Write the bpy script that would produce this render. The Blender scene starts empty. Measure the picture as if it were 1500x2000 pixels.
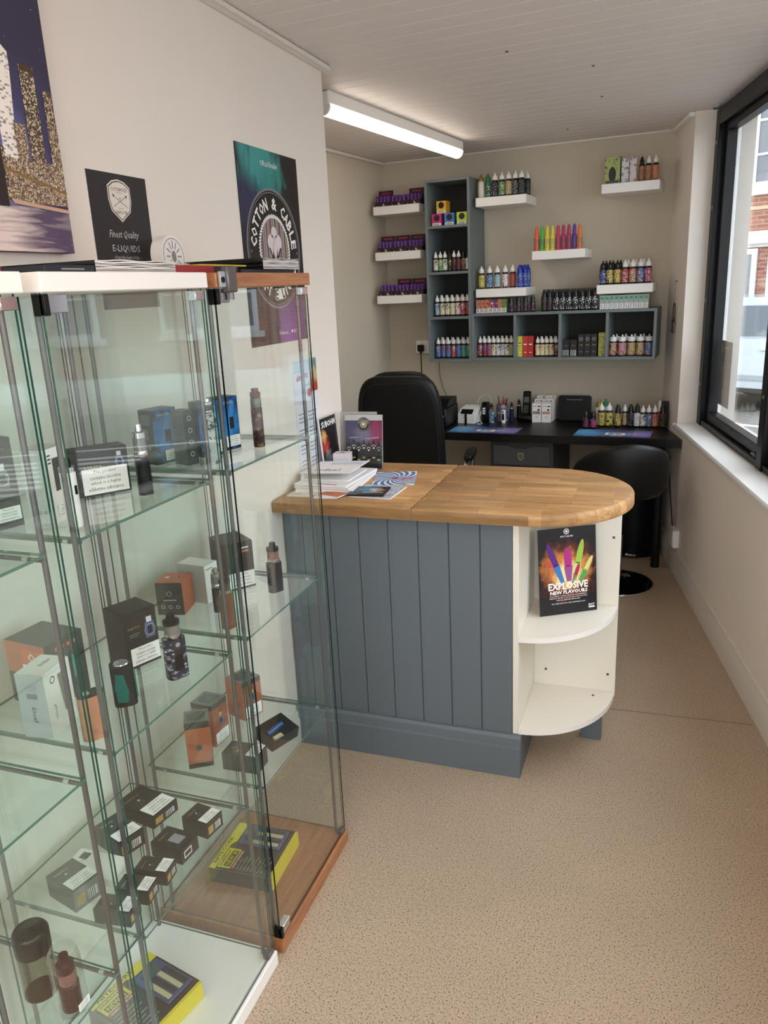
import bpy, bmesh, math, random
from math import sin, cos, pi, radians as R, atan2, hypot
from mathutils import Matrix, Vector
random.seed(4)
SC = bpy.context.scene
COL = SC.collection

# ------------------------------------------------------------------ camera
cd = bpy.data.cameras.new('camera')
cam = bpy.data.objects.new('camera', cd)
COL.objects.link(cam)
SC.camera = cam
FPX, PITCH, ROLL, YAW, EYE = 1510.0, R(16.12), R(-2.71), R(20.2), 1.586
cd.sensor_fit = 'VERTICAL'
cd.sensor_height = 24.0
cd.lens = 24.0 * FPX / 2000.0
cd.clip_start = 0.02
_F = Vector((0, cos(PITCH), -sin(PITCH)))
_U = Vector((0, sin(PITCH), cos(PITCH)))
_X = Vector((1, 0, 0))
_r = cos(ROLL) * _X + sin(ROLL) * _U
_u = -sin(ROLL) * _X + cos(ROLL) * _U
_m = Matrix((_r, _u, -_F)).transposed()
cam.matrix_world = Matrix.Translation((0, 0, EYE)) @ (Matrix.Rotation(YAW, 3, 'Z') @ _m).to_4x4()

# ------------------------------------------------------------------ world, exposure
W = bpy.data.worlds.new('overcast_sky')
SC.world = W
W.use_nodes = True
_bg = W.node_tree.nodes['Background']
_bg.inputs[0].default_value = (0.86, 0.92, 1.0, 1)
_bg.inputs[1].default_value = 2.3
SC.view_settings.view_transform = 'Standard'
SC.view_settings.look = 'None'
SC.view_settings.gamma = 1.0
SC.view_settings.use_curve_mapping = False
SC.view_settings.exposure = 1.18
SC.cycles.transparent_max_bounces = 40
SC.cycles.max_bounces = 10
SC.cycles.diffuse_bounces = 5
SC.cycles.glossy_bounces = 5
SC.cycles.sample_clamp_indirect = 4.0
SC.cycles.use_denoising = True

# ------------------------------------------------------------------ frames
ZC = 2.355                       # ceiling height
AR = 0.18                        # right (window) wall turns 0.18 rad off the left wall
OB = Vector((0.099, 4.417, 0))   # a point at the foot of the window wall
RD = Vector((-sin(AR), cos(AR), 0)); RN = Vector((cos(AR), sin(AR), 0))
AB = -0.0686                     # back wall
BLP = Vector((-1.765, 5.084, 0))
BD = Vector((cos(AB), sin(AB), 0)); BN = Vector((-sin(AB), cos(AB), 0))
def rw(s, off, z=0.0): return OB + RD * s + RN * off + Vector((0, 0, z))
def bw(u, w, z=0.0): return BLP + BD * u - BN * w + Vector((0, 0, z))

# ------------------------------------------------------------------ materials
def lin(h):
    if isinstance(h, tuple): return (*h, 1.0) if len(h) == 3 else h
    h = h.lstrip('#'); c = [int(h[i:i + 2], 16) / 255 for i in (0, 2, 4)]
    return tuple([x / 12.92 if x <= .04045 else ((x + .055) / 1.055) ** 2.4 for x in c] + [1.0])
_mc = {}
def mat(name, col, rough=.5, metal=0.0, spec=.5, var=0.0, vs=20.0, bump=0.0, bs=200.0, alpha=None, emit=None, coat=0.0, trans=0.0):
    if name in _mc: return _mc[name]
    m = bpy.data.materials.new(name); m.use_nodes = True; _mc[name] = m
    nt = m.node_tree; b = nt.nodes['Principled BSDF']
    b.inputs['Base Color'].default_value = lin(col)
    b.inputs['Roughness'].default_value = rough
    b.inputs['Metallic'].default_value = metal
    b.inputs['Specular IOR Level'].default_value = spec
    b.inputs['Coat Weight'].default_value = coat
    b.inputs['Transmission Weight'].default_value = trans
    if emit: b.inputs['Emission Color'].default_value = lin(emit[0]); b.inputs['Emission Strength'].default_value = emit[1]
    tc = None
    if var or bump:
        tc = nt.nodes.new('ShaderNodeTexCoord')
    if var:
        n = nt.nodes.new('ShaderNodeTexNoise'); n.inputs['Scale'].default_value = vs; n.inputs['Detail'].default_value = 4
        nt.links.new(tc.outputs['Object'], n.inputs['Vector'])
        mx = nt.nodes.new('ShaderNodeMix'); mx.data_type = 'RGBA'
        c = lin(col)
        mx.inputs[6].default_value = tuple([max(0, x * (1 - var)) for x in c[:3]] + [1])
        mx.inputs[7].default_value = tuple([min(1, x * (1 + var)) for x in c[:3]] + [1])
        nt.links.new(n.outputs['Fac'], mx.inputs[0]); nt.links.new(mx.outputs[2], b.inputs['Base Color'])
    if bump:
        n2 = nt.nodes.new('ShaderNodeTexNoise'); n2.inputs['Scale'].default_value = bs; n2.inputs['Detail'].default_value = 3
        nt.links.new(tc.outputs['Object'], n2.inputs['Vector'])
        bp = nt.nodes.new('ShaderNodeBump'); bp.inputs['Strength'].default_value = bump; bp.inputs['Distance'].default_value = .002
        nt.links.new(n2.outputs['Fac'], bp.inputs['Height']); nt.links.new(bp.outputs['Normal'], b.inputs['Normal'])
    return m

def ramp_mat(name, cols, scale=120.0, rough=.45, stretch=(1, 1, 1), detail=1.0):
    """printed pattern: hard-edged noise bands between the given colours"""
    if name in _mc: return _mc[name]
    m = bpy.data.materials.new(name); m.use_nodes = True; _mc[name] = m
    nt = m.node_tree; b = nt.nodes['Principled BSDF']; b.inputs['Roughness'].default_value = rough
    tc = nt.nodes.new('ShaderNodeTexCoord'); mp = nt.nodes.new('ShaderNodeMapping'); mp.inputs['Scale'].default_value = stretch
    n = nt.nodes.new('ShaderNodeTexNoise'); n.inputs['Scale'].default_value = scale; n.inputs['Detail'].default_value = detail
    r = nt.nodes.new('ShaderNodeValToRGB'); r.color_ramp.interpolation = 'CONSTANT'
    k = len(cols); el = r.color_ramp.elements
    while len(el) < k: el.new(.5)
    pos = [0.0] + [.555 + (i - 1) * (.10 / max(1, k - 1)) for i in range(1, k)]
    for e, p, c in zip(el, pos, cols):
        q = lin(c); g_ = (q[0] + q[1] + q[2]) / 3; e.position = max(0, p); e.color = tuple([(.78 * x + .22 * g_) * .85 for x in q[:3]] + [1])
    nt.links.new(tc.outputs['Object'], mp.inputs['Vector']); nt.links.new(mp.outputs[0], n.inputs['Vector'])
    nt.links.new(n.outputs['Fac'], r.inputs['Fac']); nt.links.new(r.outputs['Color'], b.inputs['Base Color'])
    return m

def blob_mat(name, bg, blobs, rough=.4, nscale=25.0, namp=.6, stretch=(1, 1, 1)):
    """flat print made of soft cloudy patches: blobs = [(x, y, z, radius, colour, weight)]"""
    if name in _mc: return _mc[name]
    m = bpy.data.materials.new(name); m.use_nodes = True; _mc[name] = m
    nt = m.node_tree; b = nt.nodes['Principled BSDF']; b.inputs['Roughness'].default_value = rough
    tc = nt.nodes.new('ShaderNodeTexCoord'); mp = nt.nodes.new('ShaderNodeMapping'); mp.inputs['Scale'].default_value = stretch
    n = nt.nodes.new('ShaderNodeTexNoise'); n.inputs['Scale'].default_value = nscale; n.inputs['Detail'].default_value = 6; n.inputs['Distortion'].default_value = .4
    nt.links.new(tc.outputs['Object'], mp.inputs['Vector']); nt.links.new(mp.outputs[0], n.inputs['Vector'])
    na = nt.nodes.new('ShaderNodeMath'); na.operation = 'MULTIPLY_ADD'; na.inputs[1].default_value = 2 * namp; na.inputs[2].default_value = -namp
    nt.links.new(n.outputs['Fac'], na.inputs[0])
    cur = None
    for (x, y, z, rad, col, wt) in blobs:
        d = nt.nodes.new('ShaderNodeVectorMath'); d.operation = 'DISTANCE'; d.inputs[1].default_value = (x, y, z)
        nt.links.new(tc.outputs['Object'], d.inputs[0])
        q = nt.nodes.new('ShaderNodeMath'); q.operation = 'MULTIPLY_ADD'; q.inputs[1].default_value = -1 / rad; q.inputs[2].default_value = 1.0
        nt.links.new(d.outputs['Value'], q.inputs[0])
        a = nt.nodes.new('ShaderNodeMath'); a.operation = 'ADD'; nt.links.new(q.outputs[0], a.inputs[0]); nt.links.new(na.outputs[0], a.inputs[1])
        g = nt.nodes.new('ShaderNodeMath'); g.operation = 'MULTIPLY'; g.inputs[1].default_value = wt * 1.6; g.use_clamp = True
        nt.links.new(a.outputs[0], g.inputs[0])
        mx = nt.nodes.new('ShaderNodeMix'); mx.data_type = 'RGBA'; mx.inputs[7].default_value = lin(col)
        if cur is None: mx.inputs[6].default_value = lin(bg)
        else: nt.links.new(cur, mx.inputs[6])
        nt.links.new(g.outputs[0], mx.inputs[0]); cur = mx.outputs[2]
    nt.links.new(cur, b.inputs['Base Color'])
    return m

def light_grid_mat(name, base, light, sx, sz, thr, rough=.5):
    """printed tower at night: a grid of lit and dark windows"""
    m = bpy.data.materials.new(name); m.use_nodes = True; _mc[name] = m
    nt = m.node_tree; b = nt.nodes['Principled BSDF']; b.inputs['Roughness'].default_value = rough
    tc = nt.nodes.new('ShaderNodeTexCoord')
    sn = nt.nodes.new('ShaderNodeVectorMath'); sn.operation = 'SNAP'; sn.inputs[1].default_value = (sx, 1.0, sz)
    nt.links.new(tc.outputs['Object'], sn.inputs[0])
    wn = nt.nodes.new('ShaderNodeTexWhiteNoise'); nt.links.new(sn.outputs[0], wn.inputs['Vector'])
    r = nt.nodes.new('ShaderNodeValToRGB'); r.color_ramp.elements[0].position = thr; r.color_ramp.elements[0].color = lin(base)
    r.color_ramp.elements[1].position = min(1, thr + .25); r.color_ramp.elements[1].color = lin(light)
    nt.links.new(wn.outputs['Value'], r.inputs['Fac']); nt.links.new(r.outputs['Color'], b.inputs['Base Color'])
    return m

def glass_mat(name, tint, ior=1.5, rough=0.0, spec=1.0):
    m = bpy.data.materials.new(name); m.use_nodes = True; nt = m.node_tree; nt.nodes.remove(nt.nodes['Principled BSDF'])
    o = nt.nodes['Material Output']
    t = nt.nodes.new('ShaderNodeBsdfTransparent'); t.inputs[0].default_value = lin(tint)
    g = nt.nodes.new('ShaderNodeBsdfGlossy'); g.inputs['Roughness'].default_value = rough; g.inputs[0].default_value = (spec, spec, spec, 1)
    ge = nt.nodes.new('ShaderNodeNewGeometry'); dt = nt.nodes.new('ShaderNodeVectorMath'); dt.operation = 'DOT_PRODUCT'
    nt.links.new(ge.outputs['Incoming'], dt.inputs[0]); nt.links.new(ge.outputs['Normal'], dt.inputs[1])
    ab = nt.nodes.new('ShaderNodeMath'); ab.operation = 'ABSOLUTE'; nt.links.new(dt.outputs['Value'], ab.inputs[0])
    om = nt.nodes.new('ShaderNodeMath'); om.operation = 'SUBTRACT'; om.inputs[0].default_value = 1; nt.links.new(ab.outputs[0], om.inputs[1])
    pw = nt.nodes.new('ShaderNodeMath'); pw.operation = 'POWER'; pw.inputs[1].default_value = 5; nt.links.new(om.outputs[0], pw.inputs[0])
    r0 = ((ior - 1) / (ior + 1)) ** 2
    f = nt.nodes.new('ShaderNodeMath'); f.operation = 'MULTIPLY_ADD'; f.inputs[1].default_value = 1 - r0; f.inputs[2].default_value = r0; nt.links.new(pw.outputs[0], f.inputs[0])
    mx = nt.nodes.new('ShaderNodeMixShader')
    nt.links.new(f.outputs[0], mx.inputs[0]); nt.links.new(t.outputs[0], mx.inputs[1]); nt.links.new(g.outputs[0], mx.inputs[2])
    nt.links.new(mx.outputs[0], o.inputs[0]); return m

def wood_mat(name, c1, c2, c3, scale=3.0, stretch=(1, 12, 12), rough=.4, tile=None, seed=0.0):
    m = bpy.data.materials.new(name); m.use_nodes = True; nt = m.node_tree; b = nt.nodes['Principled BSDF']; b.inputs['Roughness'].default_value = rough
    tc = nt.nodes.new('ShaderNodeTexCoord'); mp = nt.nodes.new('ShaderNodeMapping'); mp.inputs['Scale'].default_value = stretch; mp.inputs['Location'].default_value = (seed, seed, seed)
    n = nt.nodes.new('ShaderNodeTexNoise'); n.inputs['Scale'].default_value = scale; n.inputs['Detail'].default_value = 7; n.inputs['Roughness'].default_value = .65; n.inputs['Distortion'].default_value = .3
    nt.links.new(tc.outputs['Object'], mp.inputs[0]); nt.links.new(mp.outputs[0], n.inputs['Vector'])
    r = nt.nodes.new('ShaderNodeValToRGB'); el = r.color_ramp.elements; el[0].position = .3; el[0].color = lin(c1); el[1].position = .72; el[1].color = lin(c3)
    e = el.new(.5); e.color = lin(c2)
    nt.links.new(n.outputs['Fac'], r.inputs['Fac'])
    out = r.outputs['Color']
    if tile:   # glued staves of differing tone
        br = nt.nodes.new('ShaderNodeTexBrick'); br.inputs['Scale'].default_value = 1; br.inputs['Brick Width'].default_value = tile[0]; br.inputs['Row Height'].default_value = tile[1]
        br.inputs['Mortar Size'].default_value = .0006; br.inputs['Mortar Smooth'].default_value = 0.0; br.offset = .37; br.inputs['Bias'].default_value = 0
        br.inputs['Color1'].default_value = (.68, .65, .60, 1); br.inputs['Color2'].default_value = (1.16, 1.12, 1.08, 1); br.inputs['Mortar'].default_value = (.55, .5, .45, 1)
        nt.links.new(tc.outputs['Object'], br.inputs['Vector'])
        mx = nt.nodes.new('ShaderNodeMix'); mx.data_type = 'RGBA'; mx.blend_type = 'MULTIPLY'; mx.inputs[0].default_value = 1
        nt.links.new(out, mx.inputs[6]); nt.links.new(br.outputs['Color'], mx.inputs[7]); out = mx.outputs[2]
    nt.links.new(out, b.inputs['Base Color']); return m

def floor_material():
    m = bpy.data.materials.new('speckled_vinyl'); m.use_nodes = True; nt = m.node_tree; b = nt.nodes['Principled BSDF']; b.inputs['Roughness'].default_value = .55
    b.inputs['Specular IOR Level'].default_value = .35
    tc = nt.nodes.new('ShaderNodeTexCoord')
    v = nt.nodes.new('ShaderNodeTexNoise'); v.inputs['Scale'].default_value = 250; v.inputs['Detail'].default_value = 2.0
    mp = nt.nodes.new('ShaderNodeMapping'); mp.inputs['Scale'].default_value = (1, 1, 1)
    nt.links.new(tc.outputs['Object'], mp.inputs[0]); nt.links.new(mp.outputs[0], v.inputs['Vector'])
    r = nt.nodes.new('ShaderNodeValToRGB'); el = r.color_ramp.elements
    el[0].position = .33; el[0].color = lin('#57483c'); el[1].position = .41; el[1].color = lin('#b29d86')
    e = el.new(.55); e.color = lin('#bda78f'); e = el.new(.66); e.color = lin('#c8b49e')
    nt.links.new(v.outputs['Fac'], r.inputs['Fac'])
    n = nt.nodes.new('ShaderNodeTexNoise'); n.inputs['Scale'].default_value = 2.5; n.inputs['Detail'].default_value = 5
    nt.links.new(tc.outputs['Object'], n.inputs['Vector'])
    mx = nt.nodes.new('ShaderNodeMix'); mx.data_type = 'RGBA'; mx.blend_type = 'MULTIPLY'; mx.inputs[0].default_value = .22
    nt.links.new(r.outputs['Color'], mx.inputs[6]); nt.links.new(n.outputs['Fac'], mx.inputs[7]); nt.links.new(mx.outputs[2], b.inputs['Base Color'])
    return m

def brick_mat(name, c1, c2, mort, s=1.0):
    m = bpy.data.materials.new(name); m.use_nodes = True; nt = m.node_tree; b = nt.nodes['Principled BSDF']; b.inputs['Roughness'].default_value = .9
    tc = nt.nodes.new('ShaderNodeTexCoord'); sp = nt.nodes.new('ShaderNodeSeparateXYZ'); cb = nt.nodes.new('ShaderNodeCombineXYZ')
    nt.links.new(tc.outputs['Object'], sp.inputs[0]); nt.links.new(sp.outputs['X'], cb.inputs['X']); nt.links.new(sp.outputs['Z'], cb.inputs['Y'])
    br = nt.nodes.new('ShaderNodeTexBrick'); br.inputs['Scale'].default_value = 1; br.inputs['Brick Width'].default_value = .225; br.inputs['Row Height'].default_value = .075
    br.inputs['Mortar Size'].default_value = .008; br.inputs['Color1'].default_value = lin(c1); br.inputs['Color2'].default_value = lin(c2); br.inputs['Mortar'].default_value = lin(mort)
    nt.links.new(cb.outputs[0], br.inputs['Vector']); nt.links.new(br.outputs['Color'], b.inputs['Base Color'])
    bp = nt.nodes.new('ShaderNodeBump'); bp.invert = True; bp.inputs['Strength'].default_value = .5; bp.inputs['Distance'].default_value = .01
    nt.links.new(br.outputs['Fac'], bp.inputs['Height']); nt.links.new(bp.outputs[0], b.inputs['Normal']); return m

WHITE = mat('white_laminate', '#efebe6', .35)
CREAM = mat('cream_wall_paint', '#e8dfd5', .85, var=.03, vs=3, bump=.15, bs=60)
CREAM2 = mat('shaded_cream_wall_paint', '#c4b9a6', .85, var=.04, vs=3, bump=.2, bs=40)  # cream wall colour darkened to stand in for dimmer light at the back
CEILP = mat('off_white_ceiling_paint', '#e0d8d3', .6, var=.03, vs=4)
GLOSSW = mat('white_gloss_paint', '#efedea', .3)
BLACK = mat('black_plastic', '#070708', .4, spec=.3)
BLKF = mat('black_painted_frame', '#060607', .4, spec=.25)
LEATHER = mat('black_faux_leather', '#050506', .42, spec=.35, bump=.25, bs=350)
CHROME = mat('chrome', '#d8d8da', .15, 1.0)
STEEL = mat('grey_steel_rod', '#6f6c6b', .38, .7)
GREYL = mat('grey_laminate', '#6c7474', .5)
BLUEP = mat('blue_grey_paint', '#61696f', .5, var=.03, vs=5)
SPLASH = mat('dark_desk_top', '#100c0b', .38, spec=.35)
PAPER = mat('white_paper', '#f1efee', .6)
OFFW = mat('cream_shelf_board', '#e6e0d3', .42)
GLASS = glass_mat('clear_glass', (.972, .994, .985))
WGLASS = glass_mat('window_glass', (.97, .985, .98))
GEDGE = mat('green_glass_edge', '#1f4a3d', .12, spec=.8)
GEDGEL = mat('pale_glass_edge', '#4f7266', .12, spec=.8)
CLEARP = glass_mat('clear_plastic', (.9, .9, .9), 1.4, .05)
FROST = mat('frosted_white_cap', '#e4e2de', .35)
BLKCAP = mat('black_cap', '#0a0a0a', .3)
DARKC = mat('black_card', '#17130f', .45)
INKW = mat('white_ink', '#f4f2ee', .5)
INKK = mat('black_ink', '#171617', .5)
GOLDI = mat('gold_ink', '#a98a4a', .4)
FLOORM = floor_material()

# ------------------------------------------------------------------ mesh builder
_tg = {}
def text_geo(s, bold=0.0):
    k = (s, bold)
    if k in _tg: return _tg[k]
    c = bpy.data.curves.new('t', 'FONT'); c.body = s; c.size = 1; c.resolution_u = 1; c.offset = bold
    o = bpy.data.objects.new('t', c)
    me = bpy.data.meshes.new_from_object(o)
    vs = [v.co.copy() for v in me.vertices]; fs = [tuple(p.vertices) for p in me.polygons]
    bpy.data.objects.remove(o); bpy.data.curves.remove(c); bpy.data.meshes.remove(me)
    if vs:
        x0 = min(v.x for v in vs); x1 = max(v.x for v in vs); y0 = min(v.y for v in vs); y1 = max(v.y for v in vs)
    else: x0 = x1 = y0 = y1 = 0
    _tg[k] = (vs, fs, x0, x1, y0, y1); return _tg[k]

FRONT = lambda d=0.0: Matrix(((1, 0, 0, 0), (0, 0, -1, -d), (0, 1, 0, 0), (0, 0, 0, 1)))       # print plane facing -Y
TOP = lambda h=0.0: Matrix.Translation((0, 0, h))
RIGHT = lambda w=0.0: Matrix(((0, 0, 1, w), (1, 0, 0, 0), (0, 1, 0, 0), (0, 0, 0, 1)))          # facing +X
LEFT = lambda w=0.0: Matrix(((0, 0, -1, -w), (-1, 0, 0, 0), (0, 1, 0, 0), (0, 0, 0, 1)))        # facing -X

class MB:
    def __init__(s): s.v = []; s.f = []; s.m = []; s.T = Matrix.Identity(4); s.mats = []
    def mi(s, m):
        if m not in s.mats: s.mats.append(m)
        return s.mats.index(m)
    def raw(s, vs, fs, m):
        b = len(s.v); s.v += [tuple(s.T @ Vector(v)) for v in vs]; s.f += [tuple(b + i for i in f) for f in fs]
        k = s.mi(m); s.m += [k] * len(fs); return s
    def box(s, x0, y0, z0, x1, y1, z1, m, bev=0.0, faces=None):
        if bev > 0:
            e = bev
            vs = []; 
            for z, a in ((z0, e), (z0 + e, 0), (z1 - e, 0), (z1, e)):
                for (x, y, sx, sy) in ((x0, y0, 1, 1), (x1, y0, -1, 1), (x1, y1, -1, -1), (x0, y1, 1, -1)):
                    if a: vs += [(x + sx * e, y + sy * e, z)] * 1; vs += [(x + sx * e, y + sy * e, z)] * 1
                    elif (sx * sy > 0): vs += [(x, y + sy * e, z), (x + sx * e, y, z)]
                    else: vs += [(x + sx * e, y, z), (x, y + sy * e, z)]
            fs = []
            for k in range(3):
                for i in range(8):
                    j = (i + 1) % 8; fs.append((k * 8 + i, k * 8 + j, k * 8 + 8 + j, k * 8 + 8 + i))
            fs.append((6, 4, 2, 0)); fs.append((24, 26, 28, 30))
            # drop degenerate faces on the inset caps
            out = []
            for f in fs:
                p = []
                for i in f:
                    if not p or (Vector(vs[i]) - Vector(vs[p[-1]])).length > 1e-7: p.append(i)
                if len(p) > 2 and (Vector(vs[p[0]]) - Vector(vs[p[-1]])).length < 1e-7: p.pop()
                if len(p) > 2: out.append(tuple(p))
            return s.raw(vs, out, m)
        vs = [(x0, y0, z0), (x1, y0, z0), (x1, y1, z0), (x0, y1, z0), (x0, y0, z1), (x1, y0, z1), (x1, y1, z1), (x0, y1, z1)]
        fs = [(0, 3, 2, 1), (4, 5, 6, 7), (0, 1, 5, 4), (1, 2, 6, 5), (2, 3, 7, 6), (3, 0, 4, 7)]   # bottom top front right back left
        if faces:
            for f, q in zip(fs, faces):
                if q is not None: s.raw(vs, [f], q)
            return s
        return s.raw(vs, fs, m)
    def prism(s, pts, z0, z1, m, mside=None):
        n = len(pts); a = sum(pts[i][0] * pts[(i + 1) % n][1] - pts[(i + 1) % n][0] * pts[i][1] for i in range(n))
        if a < 0: pts = pts[::-1]
        vs = [(x, y, z0) for x, y in pts] + [(x, y, z1) for x, y in pts]
        s.raw(vs, [tuple(range(n - 1, -1, -1)), tuple(range(n, 2 * n))], m)
        s.raw(vs, [(i, (i + 1) % n, n + (i + 1) % n, n + i) for i in range(n)], mside or m); return s
    def poly(s, pts, m, z=0.0): return s.raw([(x, y, z) for x, y in pts], [tuple(range(len(pts)))], m)
    def rect(s, x0, y0, x1, y1, m, z=0.0): return s.poly([(x0, y0), (x1, y0), (x1, y1), (x0, y1)], m, z)
    def disc(s, cx, cy, r, m, z=0.0, n=28, ry=None): return s.poly([(cx + r * cos(2 * pi * i / n), cy + (ry or r) * sin(2 * pi * i / n)) for i in range(n)], m, z)
    def ring(s, cx, cy, r0, r1, m, z=0.0, n=40, a0=0, a1=2 * pi):
        vs = []; k = n + 1
        for i in range(k):
            a = a0 + (a1 - a0) * i / n; vs += [(cx + r0 * cos(a), cy + r0 * sin(a), z), (cx + r1 * cos(a), cy + r1 * sin(a), z)]
        return s.raw(vs, [(2 * i, 2 * i + 1, 2 * i + 3, 2 * i + 2) for i in range(n)], m)
    def line(s, x0, y0, x1, y1, w, m, z=0.0):
        L = hypot(x1 - x0, y1 - y0) or 1; nx, ny = -(y1 - y0) / L * w / 2, (x1 - x0) / L * w / 2
        return s.poly([(x0 - nx, y0 - ny), (x1 - nx, y1 - ny), (x1 + nx, y1 + ny), (x0 + nx, y0 + ny)], m, z)
    def text(s, t, cx, cy, h, m, z=0.0, w=None, bold=0.0, rot=0.0, shear=0.0, left=False):
        vs, fs, x0, x1, y0, y1 = text_geo(t, bold)
        if not vs: return s
        sy = h / max(1e-6, (y1 - y0)); sx = (w / (x1 - x0)) if w else sy
        px = x0 if left else (x0 + x1) / 2; py = (y0 + y1) / 2; c, q = cos(rot), sin(rot); out = []
        for v in vs:
            x = (v.x - px) * sx + shear * (v.y - py) * sy; y = (v.y - py) * sy
            out.append((cx + c * x - q * y, cy + q * x + c * y, z))
        return s.raw(out, fs, m)
    def arc_text(s, t, cx, cy, r, h, a0, a1, m, z=0.0, flip=False, bold=0.0, cw=.8):
        n = len(t)
        for i, ch in enumerate(t):
            if ch == ' ': continue
            a = a0 + (a1 - a0) * (i / (n - 1) if n > 1 else 0)
            rot = a - pi / 2 if not flip else a + pi / 2
            s.text(ch, cx + r * cos(a), cy + r * sin(a), h, m, z, bold=bold, rot=rot, w=None if ch in 'IL&-' else h * cw)
        return s
    def lathe(s, prof, m, n=14, cx=0.0, cy=0.0, a0=0.0, a1=2 * pi, caps=True, sx=1.0, sy=1.0):
        full = abs(a1 - a0 - 2 * pi) < 1e-6; k = n if full else n + 1
        vs = []
        for (r, z) in prof:
            for i in range(k):
                a = a0 + (a1 - a0) * i / n; vs.append((cx + sx * r * cos(a), cy + sy * r * sin(a), z))
        fs = []
        for j in range(len(prof) - 1):
            for i in range(n):
                i2 = (i + 1) % k; fs.append((j * k + i, j * k + i2, (j + 1) * k + i2, (j + 1) * k + i))
        if caps and full:
            if prof[0][0] > 1e-5: fs.append(tuple(range(k - 1, -1, -1)))
            if prof[-1][0] > 1e-5: fs.append(tuple((len(prof) - 1) * k + i for i in range(k)))
        return s.raw(vs, fs, m)
    def cyl(s, p0, p1, r, m, n=12, r1=None):
        p0 = Vector(p0); p1 = Vector(p1); d = p1 - p0; L = d.length
        q = d.to_track_quat('Z', 'Y').to_matrix().to_4x4(); T0 = s.T; s.T = T0 @ Matrix.Translation(p0) @ q
        s.lathe([(r, 0), (r if r1 is None else r1, L)], m, n); s.T = T0; return s
    def tube(s, pts, r, m, n=6):
        pts = [Vector(p) for p in pts]; rings = []; prev = None
        for i, p in enumerate(pts):
            t = (pts[min(i + 1, len(pts) - 1)] - pts[max(i - 1, 0)]).normalized()
            a = t.cross(Vector((0, 0, 1))) if prev is None else prev - t * prev.dot(t)
            if a.length < 1e-5: a = t.cross(Vector((1, 0, 0)))
            a.normalize(); prev = a; b = t.cross(a)
            rings.append([p + r * (a * cos(2 * pi * k / n) + b * sin(2 * pi * k / n)) for k in range(n)])
        vs = [v for g in rings for v in g]; fs = []
        for i in range(len(pts) - 1):
            for k in range(n): fs.append((i * n + k, i * n + (k + 1) % n, (i + 1) * n + (k + 1) % n, (i + 1) * n + k))
        fs += [tuple(range(n - 1, -1, -1)), tuple((len(pts) - 1) * n + k for k in range(n))]
        return s.raw(vs, fs, m)
    def sball(s, c, rad, e, m, nu=24, nv=14, warp=None):
        """super-ellipsoid cushion; e<1 gives a boxier shape"""
        sg = lambda x, p: math.copysign(abs(x) ** p, x)
        vs = []
        for j in range(nv + 1):
            ph = -pi / 2 + pi * j / nv
            for i in range(nu):
                th = 2 * pi * i / nu
                v = Vector((rad[0] * sg(cos(ph), e) * sg(cos(th), e), rad[1] * sg(cos(ph), e) * sg(sin(th), e), rad[2] * sg(sin(ph), e)))
                if warp: v = warp(v)
                vs.append(tuple(v + Vector(c)))
        fs = [(j * nu + i, j * nu + (i + 1) % nu, (j + 1) * nu + (i + 1) % nu, (j + 1) * nu + i) for j in range(nv) for i in range(nu)]
        return s.raw(vs, fs, m)
    def mesh(s, name, smooth=True, ang=40):
        me = bpy.data.meshes.new(name); me.from_pydata(s.v, [], s.f); 
        for m in s.mats: me.materials.append(m)
        me.polygons.foreach_set('material_index', s.m)
        if smooth:
            me.polygons.foreach_set('use_smooth', [True] * len(s.f)); me.update()
            try: me.set_sharp_from_angle(angle=R(ang))
            except Exception: pass
        me.validate(); me.update(); return me
    def build(s, name, parent=None, loc=(0, 0, 0), rz=0.0, smooth=True, ang=40, rx=0.0):
        return put(s.mesh(name, smooth, ang), name, parent, loc, rz, rx)

def put(me, name, parent=None, loc=(0, 0, 0), rz=0.0, rx=0.0, scale=None):
    o = bpy.data.objects.new(name, me); COL.objects.link(o); o.location = loc; o.rotation_euler = (rx, 0, rz)
    if scale: o.scale = scale
    if parent: o.parent = parent
    return o
def thing(name, label, cat, loc=(0, 0, 0), rz=0.0, group=None, rx=0.0):
    o = bpy.data.objects.new(name, None); COL.objects.link(o); o.location = loc; o.rotation_euler = (rx, 0, rz); o.empty_display_size = .05
    o['label'] = label; o['category'] = cat
    if group: o['group'] = group
    return o
def tag(o, label, cat, group=None):
    o['label'] = label; o['category'] = cat
    if group: o['group'] = group
    return o
def struct(o): o['kind'] = 'structure'; return o
ORD = ['leftmost', 'second from left', 'third from left', 'fourth from left', 'fifth from left', 'sixth from left', 'seventh from left', 'eighth from left', 'ninth from left', 'tenth from left', 'eleventh from left', 'twelfth from left']

# =================================================================== THE ROOM
Y0 = -1.3
def isect(p, d, q, e):
    k = (d.x * e.y - d.y * e.x); t = ((q.x - p.x) * e.y - (q.y - p.y) * e.x) / k; return p + d * t
BR = isect(BLP, BD, OB, RD)                    # back right corner
SB = (BR - OB).dot(RD)
AL1 = Vector((-1.765, 5.084, 0)); ALD = (Vector((-1.856, 4.353, 0)) - AL1).normalized()
AL2 = isect(AL1, ALD, Vector((0, 2.83, 0)), Vector((1, 0, 0)))
FR = isect(OB, RD, Vector((0, Y0, 0)), Vector((1, 0, 0)))
SF = (FR - OB).dot(RD)
p2 = lambda v: (v.x, v.y)

f = MB(); f.prism([(-2.3, Y0 - .15), (p2(FR + RN * .12)[0], Y0 - .15), p2(BR + RN * .12 + RD * .15), (-2.0, 5.25)], -.06, 0, FLOORM)
floor = struct(f.build('floor', smooth=False))
g = MB(); g.box(-1.05, -.0015, 0, .47, .0015, .0007, mat('floor_seam_dirt', '#7c664e', .7))
g.build('floor_seam', floor, loc=(-.10, 2.752, 0), rz=R(1.9), smooth=False)

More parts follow.
